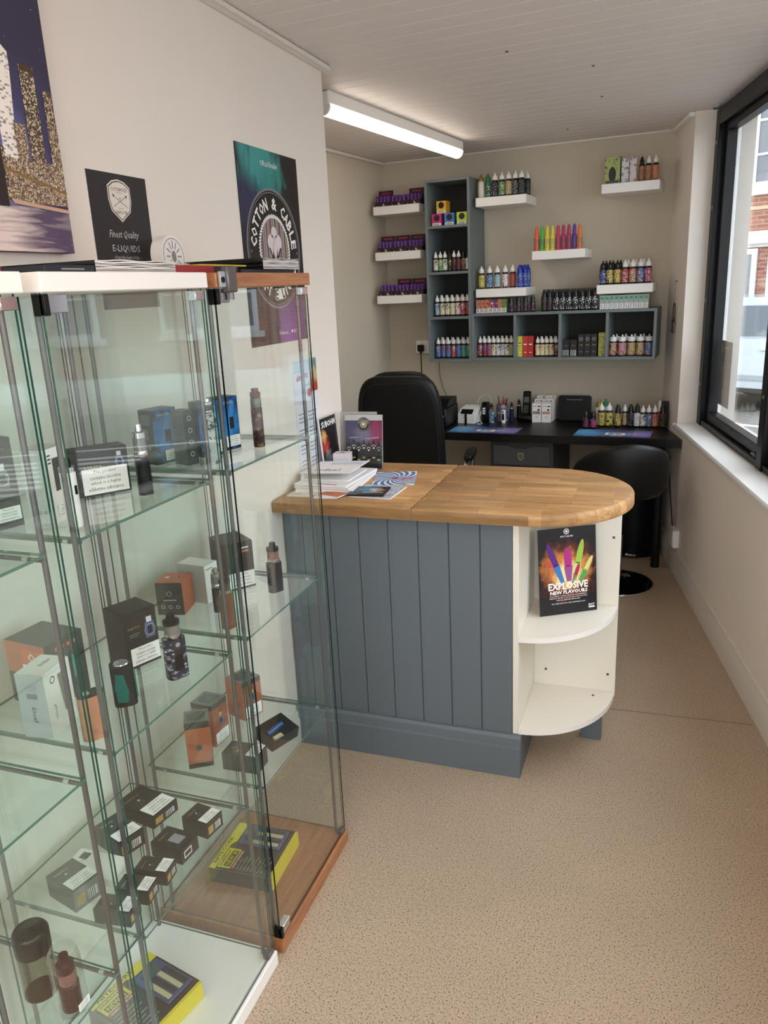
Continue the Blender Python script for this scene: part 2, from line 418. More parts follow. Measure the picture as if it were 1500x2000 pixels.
w = MB(); w.prism([(-1.2, Y0), (-1.2, 2.83), p2(AL2), (-2.3, 2.83), (-2.3, Y0)], 0, ZC, CREAM)
struct(w.build('wall_left', smooth=False))
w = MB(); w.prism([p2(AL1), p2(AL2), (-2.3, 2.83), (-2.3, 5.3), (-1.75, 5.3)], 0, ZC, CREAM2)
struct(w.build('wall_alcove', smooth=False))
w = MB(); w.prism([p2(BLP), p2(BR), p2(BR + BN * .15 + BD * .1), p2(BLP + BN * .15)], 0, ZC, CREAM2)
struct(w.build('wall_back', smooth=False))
w = MB(); XA, XB = -1.05, FR.x - .12
w.box(-2.3, Y0 - .15, 0, XA, Y0, ZC, CREAM); w.box(XB, Y0 - .15, 0, FR.x + .3, Y0, ZC, CREAM); w.box(XA, Y0 - .15, 0, XB, Y0, .45, CREAM); w.box(XA, Y0 - .15, 2.2, XB, Y0, ZC, CREAM)
struct(w.build('wall_front', smooth=False))
# window wall: dwarf wall under the sill, and the full-height pier in the back corner (local x = outwards, y = along)
SILLZ = .79
w = MB(); w.box(0, SF, 0, .26, .085, SILLZ - .012, CREAM); w.box(0, .085, 0, .26, SB + .1, ZC, CREAM)
w.box(.105, SF, SILLZ - .012, .26, .085, .80, CREAM)
wr = struct(w.build('wall_right', smooth=False, loc=OB, rz=AR))
# outside face of the wall: the rendered reveal beyond the window and the dwarf wall outside
REND = mat('rough_white_render', '#a8a39d', .95, var=.12, vs=40, bump=1.0, bs=60)
w = MB(); w.box(.196, .002, .80, .268, .086, 3.3, REND); w.box(.2605, .086, -.3, .268, 1.6, 3.3, REND); w.box(.2605, SF, -.3, .268, .086, .80, REND)
w.box(.19, SF, .801, .285, .0, .815, GLOSSW)
w.box(-.2, SF, ZC + .1, .268, 1.6, 3.3, REND)
struct(w.build('wall_outside', smooth=False, loc=OB, rz=AR))
w = MB(); w.box(.156, -.012, .816, .195, .0115, 2.35, GLOSSW, .002)
struct(w.build('trim_7', smooth=False, loc=OB, rz=AR))

# ceiling: a flat deck with narrow boards under it, each board its own piece
w = MB(); w.prism([(-2.35, Y0 - .15), (FR.x + .35, Y0 - .15), p2(BR + RN * .3 + RD * .2), (-2.3, 5.3)], ZC + .012, ZC + .1, CEILP)
ceil = struct(w.build('ceiling', smooth=False))
bwid = .098
wlim = (BLP.y - Y0) / BN.y
k = 0
wpos = .0
while wpos < wlim + .1:
    wc = wpos + bwid / 2
    P = BLP - BN * wc
    r_ = isect(P, BD, OB + RN * .085, RD)
    l_ = isect(P, BD, AL1, ALD)
    if l_.y < 2.83: l_ = isect(P, BD, Vector((-1.2, 0, 0)), Vector((0, 1, 0)))
    ul = (l_ - P).dot(BD) + .006; ur = (r_ - P).dot(BD) - .006
    if SB - .46 < (r_ - OB).dot(RD): 
        r_ = isect(P, BD, OB, RD); ur = (r_ - P).dot(BD) - .008
    ya, yb = wpos + .0006, wpos + bwid - .0006
    b = MB(); b.box(ul, -yb, ZC, ur, -ya, ZC + .012, CEILP, .0014)
    b.build('ceiling_board', ceil, loc=BLP, rz=AB, smooth=False)
    wpos += bwid; k += 1
SCREW = mat('dark_screw_head', '#2b2622', .5)
for (x, y) in ((-.57, 3.0), (-.31, 3.35), (-.32, 3.9), (-.55, 4.6), (-.19, 2.25)):
    b = MB(); b.lathe([(.0, ZC - .003), (.005, ZC - .0025), (.006, ZC)], SCREW, 8); b.build('screw_head', ceil, loc=(x, y, 0))

# trims
TR = mat('white_trim_paint', '#e3ddd5', .45)
w = MB(); w.box(-1.2, Y0, ZC - .022, -1.172, 2.86, ZC, TR, .005); struct(w.build('trim_1'))
a_ = atan2((AL1 - AL2).y, (AL1 - AL2).x)
w = MB(); w.box(0, -.024, ZC - .02, (AL1 - AL2).length - .005, 0, ZC, TR, .004); struct(w.build('trim_2', loc=AL2, rz=a_))
w = MB(); w.box(-.03, .09, ZC - .02, 0, SB - .005, ZC, GLOSSW, .003); struct(w.build('trim_3', loc=OB, rz=AR))
w = MB(); w.box(.02, -.010, ZC - .008, (BR - BLP).length - .03, 0, ZC, TR); struct(w.build('trim_4', loc=BLP, rz=AB))
SK = mat('cream_gloss_skirting', '#d9d2c8', .4)
def skirting(name, L, loc, rz, h=.125, t=.018):
    w = MB(); w.T = Matrix(((0, 0, 1, 0), (-1, 0, 0, 0), (0, 1, 0, 0), (0, 0, 0, 1)))
    w.prism([(0, 0), (t, 0), (t, h - .03), (t * .75, h - .022), (t * .6, h - .012), (t * .4, h), (0, h)], 0, L, SK)
    return struct(w.build(name, loc=loc, rz=rz))
# local x runs along the wall, -y... room side
skirting('baseboard_right', SB - SF - .01, FR, AR + pi / 2 , .125, -.018)
skirting('baseboard_left', 4.1, (-1.2, Y0, 0), pi / 2, .125, .018)
skirting('baseboard_back', (BR - BLP).length - .04, BLP + BD * .02, AB, .125, .018)
skirting('baseboard_alcove', (AL1 - AL2).length - .02, AL2 + (AL1 - AL2).normalized() * .01, a_, .125, .018)

# window sill and the black shop window
w = MB(); w.box(-.022, SF, SILLZ - .012, .105, .082, SILLZ + .012, GLOSSW, .008); w.box(-.022, .08, SILLZ - .012, -.002, .115, SILLZ + .012, GLOSSW, .006)
struct(w.build('trim_5', loc=OB, rz=AR))
win = bpy.data.objects.new('window_1', None); COL.objects.link(win); win.location = OB; win.rotation_euler = (0, 0, AR); struct(win)
ZB, ZT = SILLZ + .012, ZC - .004
f = MB(); f.box(.098, .012, ZB, .155, .084, ZT, BLKF, .003); f.build('frame_post', win)
f = MB(); f.box(.098, SF, ZT - .075, .155, .012, ZT, BLKF, .003); f.build('frame_head', win)
f = MB(); f.box(.104, SF, ZB, .20, .012, ZB + .03, BLKF, .003); f.build('frame_cill', win)
bays = [(.012, -1.0)]
y = -1.07
while y > SF + .3: bays.append((y, y - .95)); y -= 1.02
for i, (ya, yb) in enumerate(bays):
    f = MB()
    f.box(.125, ya - .045, ZB + .03, .175, ya, ZT - .075, BLKF, .003); f.box(.125, yb, ZB + .03, .175, yb + .035, ZT - .075, BLKF, .003)
    f.box(.125, yb, ZB + .03, .175, ya, ZB + .08, BLKF, .003); f.box(.125, yb, ZT - .11, .175, ya, ZT - .075, BLKF, .003)
    sf = f.build('sash_frame', win)
    f = MB(); f.box(.150, yb + .03, ZB + .075, .155, ya - .04, ZT - .105, WGLASS); f.build('window_pane', sf, smooth=False)
    f = MB(); f.box(.098, yb - .07, ZB, .20, yb, ZT - .07, BLKF, .003); f.build('mullion', win)
    f = MB(); f.cyl((.118, yb + .12, ZB + .036), (.118, yb + .02, ZB + .036), .006, CHROME); f.box(.11, yb + .05, ZB + .028, .126, yb + .085, ZB + .05, BLKF, .002); f.build('window_catch', win)
BOLT = mat('zinc_screw_head', '#9c9892', .4, .6)
for z in (1.02, 1.45, 1.9, 2.2):
    b = MB(); b.cyl((.098, .045, z), (.094, .045, z), .009, BOLT, 10); b.build('screw_head', win)
for z in (1.1, 1.6, 2.1):
    b = MB(); b.cyl((.098, -1.035, z), (.094, -1.035, z), .007, BOLT, 10); b.build('screw_head', win)
# paper notice stuck on the outside of the glass
NOT = mat('taupe_notice_paper', '#8d8278', .6)
n = thing('window_notice', 'taupe printed notice stuck in the bottom corner of the shop window', 'notice', rw(-.07, .1625), AR - pi / 2)
b = MB(); b.T = FRONT(0); b.rect(-.002, .93, .205, 1.255, NOT, -.0006); b.rect(.205, .93, -.002, 1.255, NOT, -.0009)
b.build('sheet', n, smooth=False)
b = MB(); b.T = FRONT(0); INKP = mat('pale_print_ink', '#c9bfb6', .6)
for i in range(14):
    xx = .03
    while xx < .18:
        ll = random.uniform(.012, .035); b.rect(xx, 1.14 - i * .014, min(.185, xx + ll), 1.147 - i * .014, INKP, .0004); xx += ll + .012
b.rect(.06, 1.215, .14, 1.226, INKP, .0004); b.disc(.10, 1.185, .008, INKP, .0004); b.disc(.03, 1.21, .02, mat('faded_yellow_print', '#a9a56b', .6), .0004)
b.build('printing', n, smooth=False)['kind'] = 'stuff'

# shopfront window behind the camera
win2 = bpy.data.objects.new('window_2', None); COL.objects.link(win2); struct(win2)
f = MB(); f.box(XA, Y0 - .1, .45, XA + .06, Y0 - .04, 2.2, BLKF); f.box(XB - .06, Y0 - .1, .45, XB, Y0 - .04, 2.2, BLKF); f.box(XA + .06, Y0 - .1, .45, XB - .06, Y0 - .04, .51, BLKF); f.box(XA + .06, Y0 - .1, 2.14, XB - .06, Y0 - .04, 2.2, BLKF); f.box(.0, Y0 - .1, .51, .06, Y0 - .04, 2.14, BLKF)
f.build('frame', win2, smooth=False)
f = MB(); f.box(XA + .06, Y0 - .072, .51, 0, Y0 - .068, 2.14, WGLASS); f.build('window_pane', win2, smooth=False)
f = MB(); f.box(.06, Y0 - .072, .51, XB - .06, Y0 - .068, 2.14, WGLASS); f.build('window_pane', win2, smooth=False)
# daylight portals in the two window openings
def portal(loc, rot, sx, sy):
    l = bpy.data.lights.new('daylight_portal', 'AREA'); l.shape = 'RECTANGLE'; l.size = sx; l.size_y = sy; l.cycles.is_portal = True
    o = bpy.data.objects.new('daylight_portal', l); COL.objects.link(o); o.location = loc; o.rotation_euler = rot
portal(((XA + XB) / 2, Y0 - .16, 1.325), (R(90), 0, 0), XB - XA, 1.75)
portal(rw((SF - .0) / 2, .30, 1.58), (R(90), 0, AR + R(90)), abs(SF), 1.5)

# =================================================================== LED batten lights
def batten(label, p, q, watt_col, power, group=None):
    p = Vector(p); q = Vector(q); L = (q - p).length; a = atan2(q.y - p.y, q.x - p.x)
    t = thing('ceiling_light', label, 'light', (p.x, p.y, ZC - .1), a)
    b = MB(); b.box(0, -.034, .045, L, .034, .1, WHITE, .006); b.build('housing', t)
    em = mat('lit_diffuser_%d' % int(power * 10), '#ffffff', .4, emit=(watt_col, power))
    b = MB(); prof = [(.034 * cos(pi * i / 10), .046 - .036 * sin(pi * i / 10)) for i in range(11)]
    b.T = Matrix(((0, 0, 1, 0), (1, 0, 0, 0), (0, 1, 0, 0), (0, 0, 0, 1)))
    b.prism(prof, .012, L - .012, em); b.build('diffuser', t)
    for x in (0, L - .012):
        b = MB(); b.T = Matrix(((0, 0, 1, x), (1, 0, 0, 0), (0, 1, 0, 0), (0, 0, 0, 1))); b.prism([(.0345 * cos(pi * i / 10), .046 - .037 * sin(pi * i / 10)) for i in range(11)], 0, .012, WHITE); b.build('end_cap', t)
    return t
batten('lit white LED batten on the ceiling above the office chair', (-1.345, 3.16, 0), (-1.15, 4.60, 0), '#fff0df', 4.4)
batten('added fill-light LED batten, out of view on the ceiling above the display cabinets', (-.25, -.7, 0), (-.30, .70, 0), '#ffdfc2', 18)  # unseen batten, added to brighten the room and warm the left wall

# =================================================================== THE STREET OUTSIDE
GZ = -.3
AZ = R(30)
FD = Vector((sin(AZ), cos(AZ), 0)); FL = Vector((cos(AZ), -sin(AZ), 0))
ROAD = mat('wet_grey_tarmac', '#74706b', .75, var=.12, vs=6, bump=.3, bs=90)
w = MB(); w.box(.27, -16, GZ - .1, 40, 30, GZ - .02, ROAD); struct(w.build('trim_street', smooth=False, loc=OB, rz=AR)); bpy.data.objects['trim_street'].name = 'ground_street'
PAV = mat('concrete_paving', '#a9a49c', .85, var=.08, vs=8)
w = MB(); w.box(.27, -16, GZ - .02, 1.3, 12, GZ + .06, PAV); struct(w.build('ground_pavement', smooth=False, loc=OB, rz=AR))
w = MB(); w.box(-16, -1.6, GZ - .02, 16, 1.0, GZ + .08, PAV); struct(w.build('ground_far_pavement', smooth=False, loc=FD * 15, rz=-AZ))
LINEW = mat('white_road_paint', '#e9e8e4', .6)
def road_line(x0, y0, x1, y1, wd):
    b = MB(); L = hypot(x1 - x0, y1 - y0); b.box(0, -wd / 2, 0, L, wd / 2, .004, LINEW)
    return tag(b.build('road_marking', loc=(x0, y0, GZ - .02), rz=atan2(y1 - y0, x1 - x0), smooth=False), '', 'road marking')
q0 = FD * 9.9
rl = road_line(*(q0 - FL * 7)[:2], *(q0 + FL * 9)[:2], .10); rl['label'] = 'long white line painted on the road in front of the parked car'
for i in range(7):
    c = FD * (7.6 + .28 * i) + FL * (1.2 + .12 * i)
    rl = road_line(*(c - FL * 1.9)[:2], *(c + FL * 1.9)[:2], .12); rl['label'] = f'white bar painted across the road, {["nearest", "second nearest", "third nearest", "fourth nearest", "fifth nearest", "second farthest", "farthest"][i]} the shop'; rl['group'] = 'white bars painted across the road'
rl = road_line(*(FD * 6.4 - FL * 4)[:2], *(FD * 6.6 + FL * 9)[:2], .10); rl['label'] = 'white road line nearest the shop window'

BRICK = brick_mat('red_brick', '#8f5c4b', '#7d4a3c', '#97816f')
STONE = mat('white_painted_stone', '#b9b7b4', .7)
FARW = mat('white_window_frame', '#c2c4c8', .5)
DGLASS = mat('dark_window_glass', '#565c63', .08, spec=.9)
NET = mat('window_blind_grey', '#8c9196', .6)
def far_window(t, z0, z1, parent, wd=1.3, bars=(2, 2)):
    f = MB(); f.box(t - wd / 2 - .1, -.06, z0 - .12, t + wd / 2 + .1, .02, z0, STONE); f.build('window_ledge', parent)
    f = MB(); f.T = Matrix.Translation((t, 0, 0))
    x0, x1 = -wd / 2, wd / 2
    f.box(x0, -.04, z0, x0 + .10, .03, z1, FARW); f.box(x1 - .10, -.04, z0, x1, .03, z1, FARW); f.box(x0 + .1, -.04, z0, x1 - .1, .03, z0 + .10, FARW); f.box(x0 + .1, -.04, z1 - .10, x1 - .1, .03, z1, FARW)
    nx, nz = bars
    for i in range(1, nx): xx = x0 + wd * i / nx; f.box(xx - .025, -.035, z0 + .1, xx + .025, .02, z1 - .1, FARW)
    for i in range(1, nz): zz = z0 + (z1 - z0) * i / nz; f.box(x0 + .1, -.033, zz - .02, x1 - .1, .02, zz + .02, FARW)
    fr = f.build('window', parent)
    f = MB(); f.box(t + x0 + .02, -.012, z0 + .02, t + x1 - .02, -.004, z1 - .02, DGLASS); f.build('window_pane', fr)
    return fr
bd = thing('brick_building', 'red brick building with white windows across the street', 'building', FD * 15 + Vector((0, 0, GZ)), -AZ)
f = MB(); f.box(-16, .0, 0, 16, 5, 7.2, BRICK); f.build('brick_wall', bd, smooth=False)
f = MB(); f.box(-16, -.12, 2.36, -4.2, -.001, 2.58, STONE); f.box(-16, -.06, 2.30, -4.2, -.001, 2.36, STONE); f.build('shopfront_beam', bd)
f = MB(); f.box(-16, -.03, 0, -4.2, -.001, .75, STONE, .0); f.build('stall_riser', bd)
far_window(-7.85, .78, 2.28, bd, 1.9, (1, 1)); far_window(-5.55, .78, 2.28, bd, 2.3, (2, 1))
for t in (-10.6, -7.0, -3.4, .2, 3.8, 7.4): far_window(t + .53 if t < -6 and t > -8 else t, 3.32, 5.0, bd, 1.35, (2, 3))
for t in (-1.2, 1.8, 5.0, 8.2): far_window(t, 1.2, 2.7, bd, 1.3, (2, 2))
f = MB(); f.box(-4.1, -.05, 0, 16, -.001, .45, STONE); f.build('plinth', bd)
f = MB(); f.box(-16, -.03, 2.95, 16, -.001, 3.01, mat('buff_string_course', '#c79a80', .8)); f.build('string_course', bd)
f = MB(); f.box(-16, -.25, 7.2, 16, 5.2, 7.4, STONE); f.build('parapet', bd)

def car():
    t = thing('parked_car', 'white car parked side-on across the road beyond the shop window', 'car', FD * 11.7 - FL * 4.25 + Vector((0, 0, GZ - .02)), -AZ)
    body = mat('white_car_paint', '#a9b0b8', .25, coat=.6); gl = mat('dark_car_glass', '#3c464f', .05, spec=1.0); rub = mat('tyre_rubber', '#141414', .7)
    T = Matrix(((1, 0, 0, 0), (0, 0, -1, 0), (0, 1, 0, 0), (0, 0, 0, 1)))
    b = MB(); b.T = T
    b.prism([(-2.15, .32), (2.15, .32), (2.2, .6), (2.12, .88), (1.25, 1.0), (-2.1, 1.02), (-2.2, .7)], -.86, .86, body); b.build('lower_body', t, ang=30)
    b = MB(); b.T = T; b.prism([(-2.1, 1.0), (1.28, .98), (.62, 1.5), (.3, 1.56), (-1.75, 1.56), (-2.0, 1.46)], -.74, .74, body); b.build('cabin', t, ang=30)
    for (x0, x1, x2, x3) in ((-1.95, -1.25, -1.25, -1.8), (-1.17, -.32, -.32, -1.17), (-.24, 1.05, .55, -.24)):
        b = MB(); b.T = T; b.prism([(x0, 1.04), (x1, 1.04), (x2, 1.45), (x3, 1.45)], .741, .752, gl); b.build('side_window', t)
    b = MB(); b.box(-2.1, -.885, .45, 2.1, -.861, .52, mat('grey_trim_strip', '#8b9096', .4), .004); b.box(-2.1, -.87, .28, 2.1, .87, .34, rub); b.build('side_strip', t)
    for x in (-1.35, 1.35):
        b = MB(); b.cyl((x, -.875, .32), (x, -.68, .32), .32, rub, 24); wv = b.build('wheel', t)
        b = MB(); b.cyl((x, -.885, .32), (x, -.874, .32), .19, CHROME, 16); b.build('hub_cap', wv)
        b = MB(); b.cyl((x, .68, .32), (x, .875, .32), .32, rub, 24); b.build('wheel', t)
    for x in (-.6, .5): b = MB(); b.box(x, -.89, .86, x + .16, -.862, .89, body, .005); b.build('door_handle', t)
    return t
car()

# =================================================================== THE SHELVES ON THE BACK WALL
def shelf_board(label, u0, u1, zt, group='white floating shelves on the back wall'):
    b = MB(); b.box(0, -.26, -.05, u1 - u0, -.0005, 0, WHITE, .0025)
    tag(b.build('floating_shelf', loc=bw(u0, 0, zt), rz=AB), label, 'shelf', group)
shelf_board('upper of three white floating shelves left of the grey cubby tower', .03, .335, 2.072)
shelf_board('middle of three white floating shelves left of the grey cubby tower', .03, .335, 1.803)
shelf_board('lowest of three white floating shelves left of the grey cubby tower', .03, .335, 1.540)
shelf_board('white floating shelf at the top right beside the grey cubby tower', .69, .992, 2.069)
shelf_board('white floating shelf below the top one, right of the cubby tower, above orange boxes', .685, .992, 1.555)
shelf_board('white floating shelf carrying the row of bright neon bottles', 1.026, 1.330, 1.753)
shelf_board('highest right white floating shelf with patterned boxes and amber bottles', 1.41, 1.715, 2.080)
shelf_board('white floating shelf just above the mint green boxes', 1.40, 1.705, 1.548)

TH = .016
def cubby(label, u0, u1, z0, z1, n, vert):
    t = thing('wall_cubby_unit', label, 'shelf unit', bw(u0, 0, z0), AB, 'grey cubby units on the back wall')
    Wd, H, D = u1 - u0, z1 - z0, .305
    b = MB(); b.box(0, -D, 0, TH, -.001, H, GREYL, .001); b.build('side_panel', t)
    b = MB(); b.box(Wd - TH, -D, 0, Wd, -.001, H, GREYL, .001); b.build('side_panel', t)
    b = MB(); b.box(TH, -D, 0, Wd - TH, -.001, TH, GREYL, .001); b.build('bottom_panel', t)
    b = MB(); b.box(TH, -D, H - TH, Wd - TH, -.001, H, GREYL, .001); b.build('top_panel', t)
    b = MB(); b.box(TH, -.008, TH, Wd - TH, -.001, H - TH, mat('dark_back_panel', '#35332f', .7)); b.build('back_panel', t)
    for i in range(1, n):
        if vert: z = H * i / n; b = MB(); b.box(TH, -D + .002, z - TH / 2, Wd - TH, -.008, z + TH / 2, GREYL, .001); b.build('shelf', t)
        else: x = Wd * i / n; b = MB(); b.box(x - TH / 2, -D + .002, TH, x + TH / 2, -.008, H - TH, GREYL, .001); b.build('divider', t)
cubby('tall grey cubby tower of four open boxes on the back wall', .388, .668, 1.128, 2.188, 4, True)
cubby('long low grey cubby unit of four open boxes on the back wall', .669, 1.738, 1.133, 1.413, 4, False)
FZ = [1.128 + TH, 1.128 + 1.06 / 4 + TH / 2, 1.128 + 1.06 / 2 + TH / 2, 1.128 + 1.06 * .75 + TH / 2]

# ---- bottles
C = dict(red='#b8322f', green='#4f9a3a', dkgreen='#24502c', blue='#3f6fb5', dkblue='#1d2f86', yellow='#d8c23c', olive='#b3a860', black='#111112', white='#e6e3de', tan='#c5a26d', pink='#d884a0',
         magenta='#b3286a', purple='#5b2a86', orange='#d9743a', teal='#3fa39b', mint='#9cc9a8', brown='#6a4128', amber='#a8692c', cream='#e6dcae', grey='#8a8d92', royal='#2138a8', gold='#9c7d2c', lime='#b5d13a', ltblue='#8fc1d6', wine='#6d1f33')
KIND = {
 'shortfill': dict(r=.0160, body=[(.0, 0), (.0150, 0), (.0160, .002), (.0160, .080), (.0150, .087), (.0095, .0925)], label=(.010, .078), cap=[(.0125, .088), (.0125, .103), (.0105, .109), (.0045, .118), (.0035, .128), (.0, .128)]),
 'shelf_bottle': dict(r=.0195, body=[(.0, 0), (.0185, 0), (.0195, .002), (.0195, .082), (.018, .090), (.012, .096)], label=(.008, .080), cap=[(.0155, .090), (.0155, .108), (.013, .114), (.0055, .122), (.004, .133), (.0, .133)]),
 'gorilla': dict(r=.0180, body=[(.0, 0), (.017, 0), (.018, .002), (.018, .078), (.0165, .086), (.011, .090)], label=(.008, .076), cap=[(.0145, .086), (.0150, .104), (.0095, .112), (.0075, .124), (.0, .126)]),
 'stubby': dict(r=.0165, body=[(.0, 0), (.0155, 0), (.0165, .002), (.0165, .052), (.0155, .058), (.011, .060)], label=(.006, .050), cap=[(.0135, .058), (.0135, .080), (.0115, .086), (.0, .089)]),
 'fat': dict(r=.0255, body=[(.0, 0), (.0245, 0), (.0255, .002), (.0255, .085), (.0235, .092), (.020, .094)], label=(.008, .083), cap=[(.0225, .092), (.0225, .114), (.0205, .119), (.006, .122), (.005, .133), (.0, .134)]),
 'marker': dict(r=.0148, body=[(.0, 0), (.0142, 0), (.0148, .002), (.0148, .075), (.0138, .082), (.0118, .084)], label=(.012, .070), cap=[(.0118, .083), (.0105, .100), (.0095, .125), (.0055, .140), (.0, .143)]),
 'tall': dict(r=.0185, body=[(.0, 0), (.0175, 0), (.0185, .002), (.0185, .088), (.017, .096), (.011, .102)], label=(.008, .086), cap=[(.0125, .100), (.0130, .118), (.0100, .124), (.005, .138), (.0, .144)]),
}
_bm = {}
def bottle(kind, lab, cap, body, label, loc, rz=AB, group=None, name='liquid_bottle', scale=1.0):
    """lab/cap/body: materials"""
    K = KIND[kind]
    def me(part, m):
        k = (kind, part, m.name)
        if k not in _bm:
            b = MB()
            if part == 'body': b.lathe(K['body'], m, 14)
            elif part == 'cap': b.lathe(K['cap'], m, 12)
            else:
                z0, z1 = K['label']; b.lathe([(K['r'] + .0004, z0), (K['r'] + .0004, z1)], m, 16, caps=False)
            _bm[k] = b.mesh(part)
        return _bm[k]
    t = thing(name, label, 'bottle', loc, rz + random.uniform(-.5, .5), group); t.scale = (scale,) * 3
    put(me('body', body), 'body', t); put(me('cap', cap), 'cap', t); put(me('label', lab), 'label', t)
    return t
def lm(*cols, scale=110.0, st=(1, 1, 1)): return ramp_mat('label_' + '_'.join(cols) + '%d' % scale, [C[c] for c in cols], scale, stretch=st)
BB = mat('amber_bottle_body', '#2a1c18', .25); CLB = mat('pale_bottle_body', '#cfc9bd', .3); DKB = mat('dark_bottle_body', '#101014', .25)
caps = dict(w=FROST, b=BLKCAP, g=mat('green_cap', '#0f6b45', .35), gold=mat('gold_cap', '#8f752e', .35, .4), blue=mat('blue_cap', '#1b2f9c', .3))
us = dict(t2=[.415, .446, .477, .506, .538, .568, .595, .624])
def row(kind, items, us_, z, w, where, group, back=0, scale=1.0):
    n = len(us_)
    for i, (it, u) in enumerate(zip(items, us_)):
        desc, labm, capk, bodym = it
        bottle(kind, labm, caps[capk], bodym, f'{desc}, {ORD[i]} {where}', bw(u, w + random.uniform(-.003, .003), z), group=group, scale=scale)
    for j in range(back):
        for i, u in enumerate(us_[:-1] if j % 2 == 0 else us_):
            uu = u + (.012 if j % 2 == 0 else 0)
            it = items[i]
            bottle(kind, it[1], caps[it[2]], it[3], f'bottle in the back row {where}, {ORD[i]}', bw(uu, w - (.038 if kind != 'fat' else .056) * (j + 1), z), group='back row ' + group, scale=scale)
def fix(a, b, n): return [a + (b - a) * i / (n - 1) for i in range(n)]
row('shortfill', [('white-capped red label bottle', lm('white', 'red', 'wine'), 'w', BB), ('white-capped bright green label bottle', lm('green', 'white', 'lime'), 'w', BB), ('white-capped pale green label bottle', lm('white', 'green', 'dkgreen'), 'w', BB), ('black-capped dark green label bottle', lm('black', 'dkgreen', 'yellow'), 'b', DKB), ('white-capped dark red label bottle', lm('black', 'wine', 'red'), 'w', DKB), ('white-capped dark red label bottle', lm('wine', 'black', 'red'), 'w', DKB), ('black-capped cream label bottle', lm('brown', 'cream', 'black'), 'b', DKB), ('black-capped white and green label bottle', lm('white', 'green', 'black'), 'b', DKB)],
    fix(.428, .634, 8), FZ[2], .24, "in the tower's second box", 'bottles in the second box of the tower', scale=.93)
row('shortfill', [('white-capped light blue label bottle', lm('ltblue', 'blue', 'wine'), 'w', BB), ('white-capped tan label bottle', lm('cream', 'tan', 'brown'), 'w', BB), ('white-capped black and cream label bottle', lm('cream', 'black', 'grey'), 'w', BB), ('white-capped olive label bottle', lm('cream', 'olive', 'white'), 'w', BB), ('white-capped red and white label bottle', lm('white', 'red', 'magenta'), 'w', BB), ('white-capped pink label bottle', lm('red', 'pink', 'white'), 'w', BB), ('white-capped red and blue label bottle', lm('red', 'ltblue', 'brown'), 'w', BB)],
    fix(.430, .632, 7), FZ[1], .24, "in the tower's third box", 'bottles in the third box of the tower', 1, scale=1.0)
row('shortfill', [('white-capped blue and cream label bottle', lm('blue', 'wine', 'cream'), 'w', BB), ('white-capped blue and purple label bottle', lm('blue', 'magenta', 'wine'), 'w', BB), ('white-capped blue and red label bottle', lm('blue', 'red', 'wine'), 'w', BB), ('white-capped navy and red label bottle', lm('red', 'dkblue', 'white'), 'w', BB), ('white-capped bright blue label bottle', lm('blue', 'ltblue', 'dkblue'), 'w', BB), ('white-capped teal label bottle', lm('teal', 'blue', 'green'), 'w', BB), ('white-capped green label bottle', lm('green', 'teal', 'olive'), 'w', BB)],
    fix(.430, .632, 7), FZ[0], .24, "in the tower's bottom box", 'bottles in the bottom box of the tower', 1, scale=1.0)
LZ = 1.133 + TH
row('shortfill', [('red label bottle with blue top band', lm('red', 'blue', 'white'), 'w', BB), ('crimson label bottle with blue top band', lm('wine', 'red', 'blue'), 'w', BB), ('magenta label bottle with blue band', lm('magenta', 'red', 'blue'), 'w', BB), ('cream label bottle with green script', lm('cream', 'olive', 'green'), 'w', BB), ('pale blue label bottle', lm('white', 'ltblue', 'black'), 'w', BB), ('mint and black label bottle', lm('white', 'black', 'mint'), 'w', BB), ('white and purple label bottle', lm('white', 'black', 'purple'), 'w', BB), ('lime and white label bottle', lm('olive', 'black', 'lime'), 'w', BB)],
    fix(.705, .903, 8), LZ, .24, "in the low unit's first box", 'bottles in the first box of the low unit', 1, scale=.98)
row('shortfill', [('yellow label bottle with red script', lm('cream', 'yellow', 'red'), 'w', BB), ('pale yellow label bottle', lm('cream', 'yellow', 'orange'), 'w', BB), ('lemon and green label bottle', lm('cream', 'lime', 'red'), 'w', BB), ('orange and cream label bottle', lm('cream', 'orange', 'brown'), 'w', BB), ('dark red label bottle', lm('wine', 'red', 'cream'), 'w', BB)],
    fix(1.062, 1.172, 5), LZ, .24, 'beside the tall red cartons', 'bottles beside the red boxes', 1, scale=.92)
row('fat', [('wide bottle with red and yellow fruit label', lm('tan', 'red', 'wine', scale=60), 'w', BB), ('wide bottle with pink and green fruit label', lm('pink', 'green', 'red', scale=60), 'w', BB), ('wide bottle with orange and green fruit label', lm('tan', 'orange', 'green', scale=60), 'w', BB), ('wide bottle with green fruit label', lm('tan', 'red', 'green', scale=60), 'w', BB), ('wide bottle with blue fruit label', lm('blue', 'tan', 'pink', scale=60), 'w', BB)],
    [1.500, 1.551, 1.601, 1.650, 1.698], LZ, .24, "in the last box", 'wide bottles in the last box', 1, scale=.90)
UT = 1.413
row('stubby', [(d, lm('black', 'purple', 'magenta'), 'b', DKB) for d in ['small black-capped bottle with glowing purple label'] * 4], [.899, .942, .984, 1.028], UT, .24, 'on top of the low unit', 'small purple bottles on the low unit')
row('gorilla', [('slim black bottle with dark teal label', lm('black', 'dkgreen'), 'b', DKB), ('slim black bottle with dark red label', lm('black', 'wine'), 'b', DKB)] + [('black bottle with round white emblem', lm('black', 'grey', 'white'), 'b', DKB)] * 7, [1.098, 1.128, 1.168, 1.205, 1.242, 1.279, 1.316, 1.353, 1.389], UT, .24, 'on the low unit', 'black bottles on the low unit', 1, scale=.98)
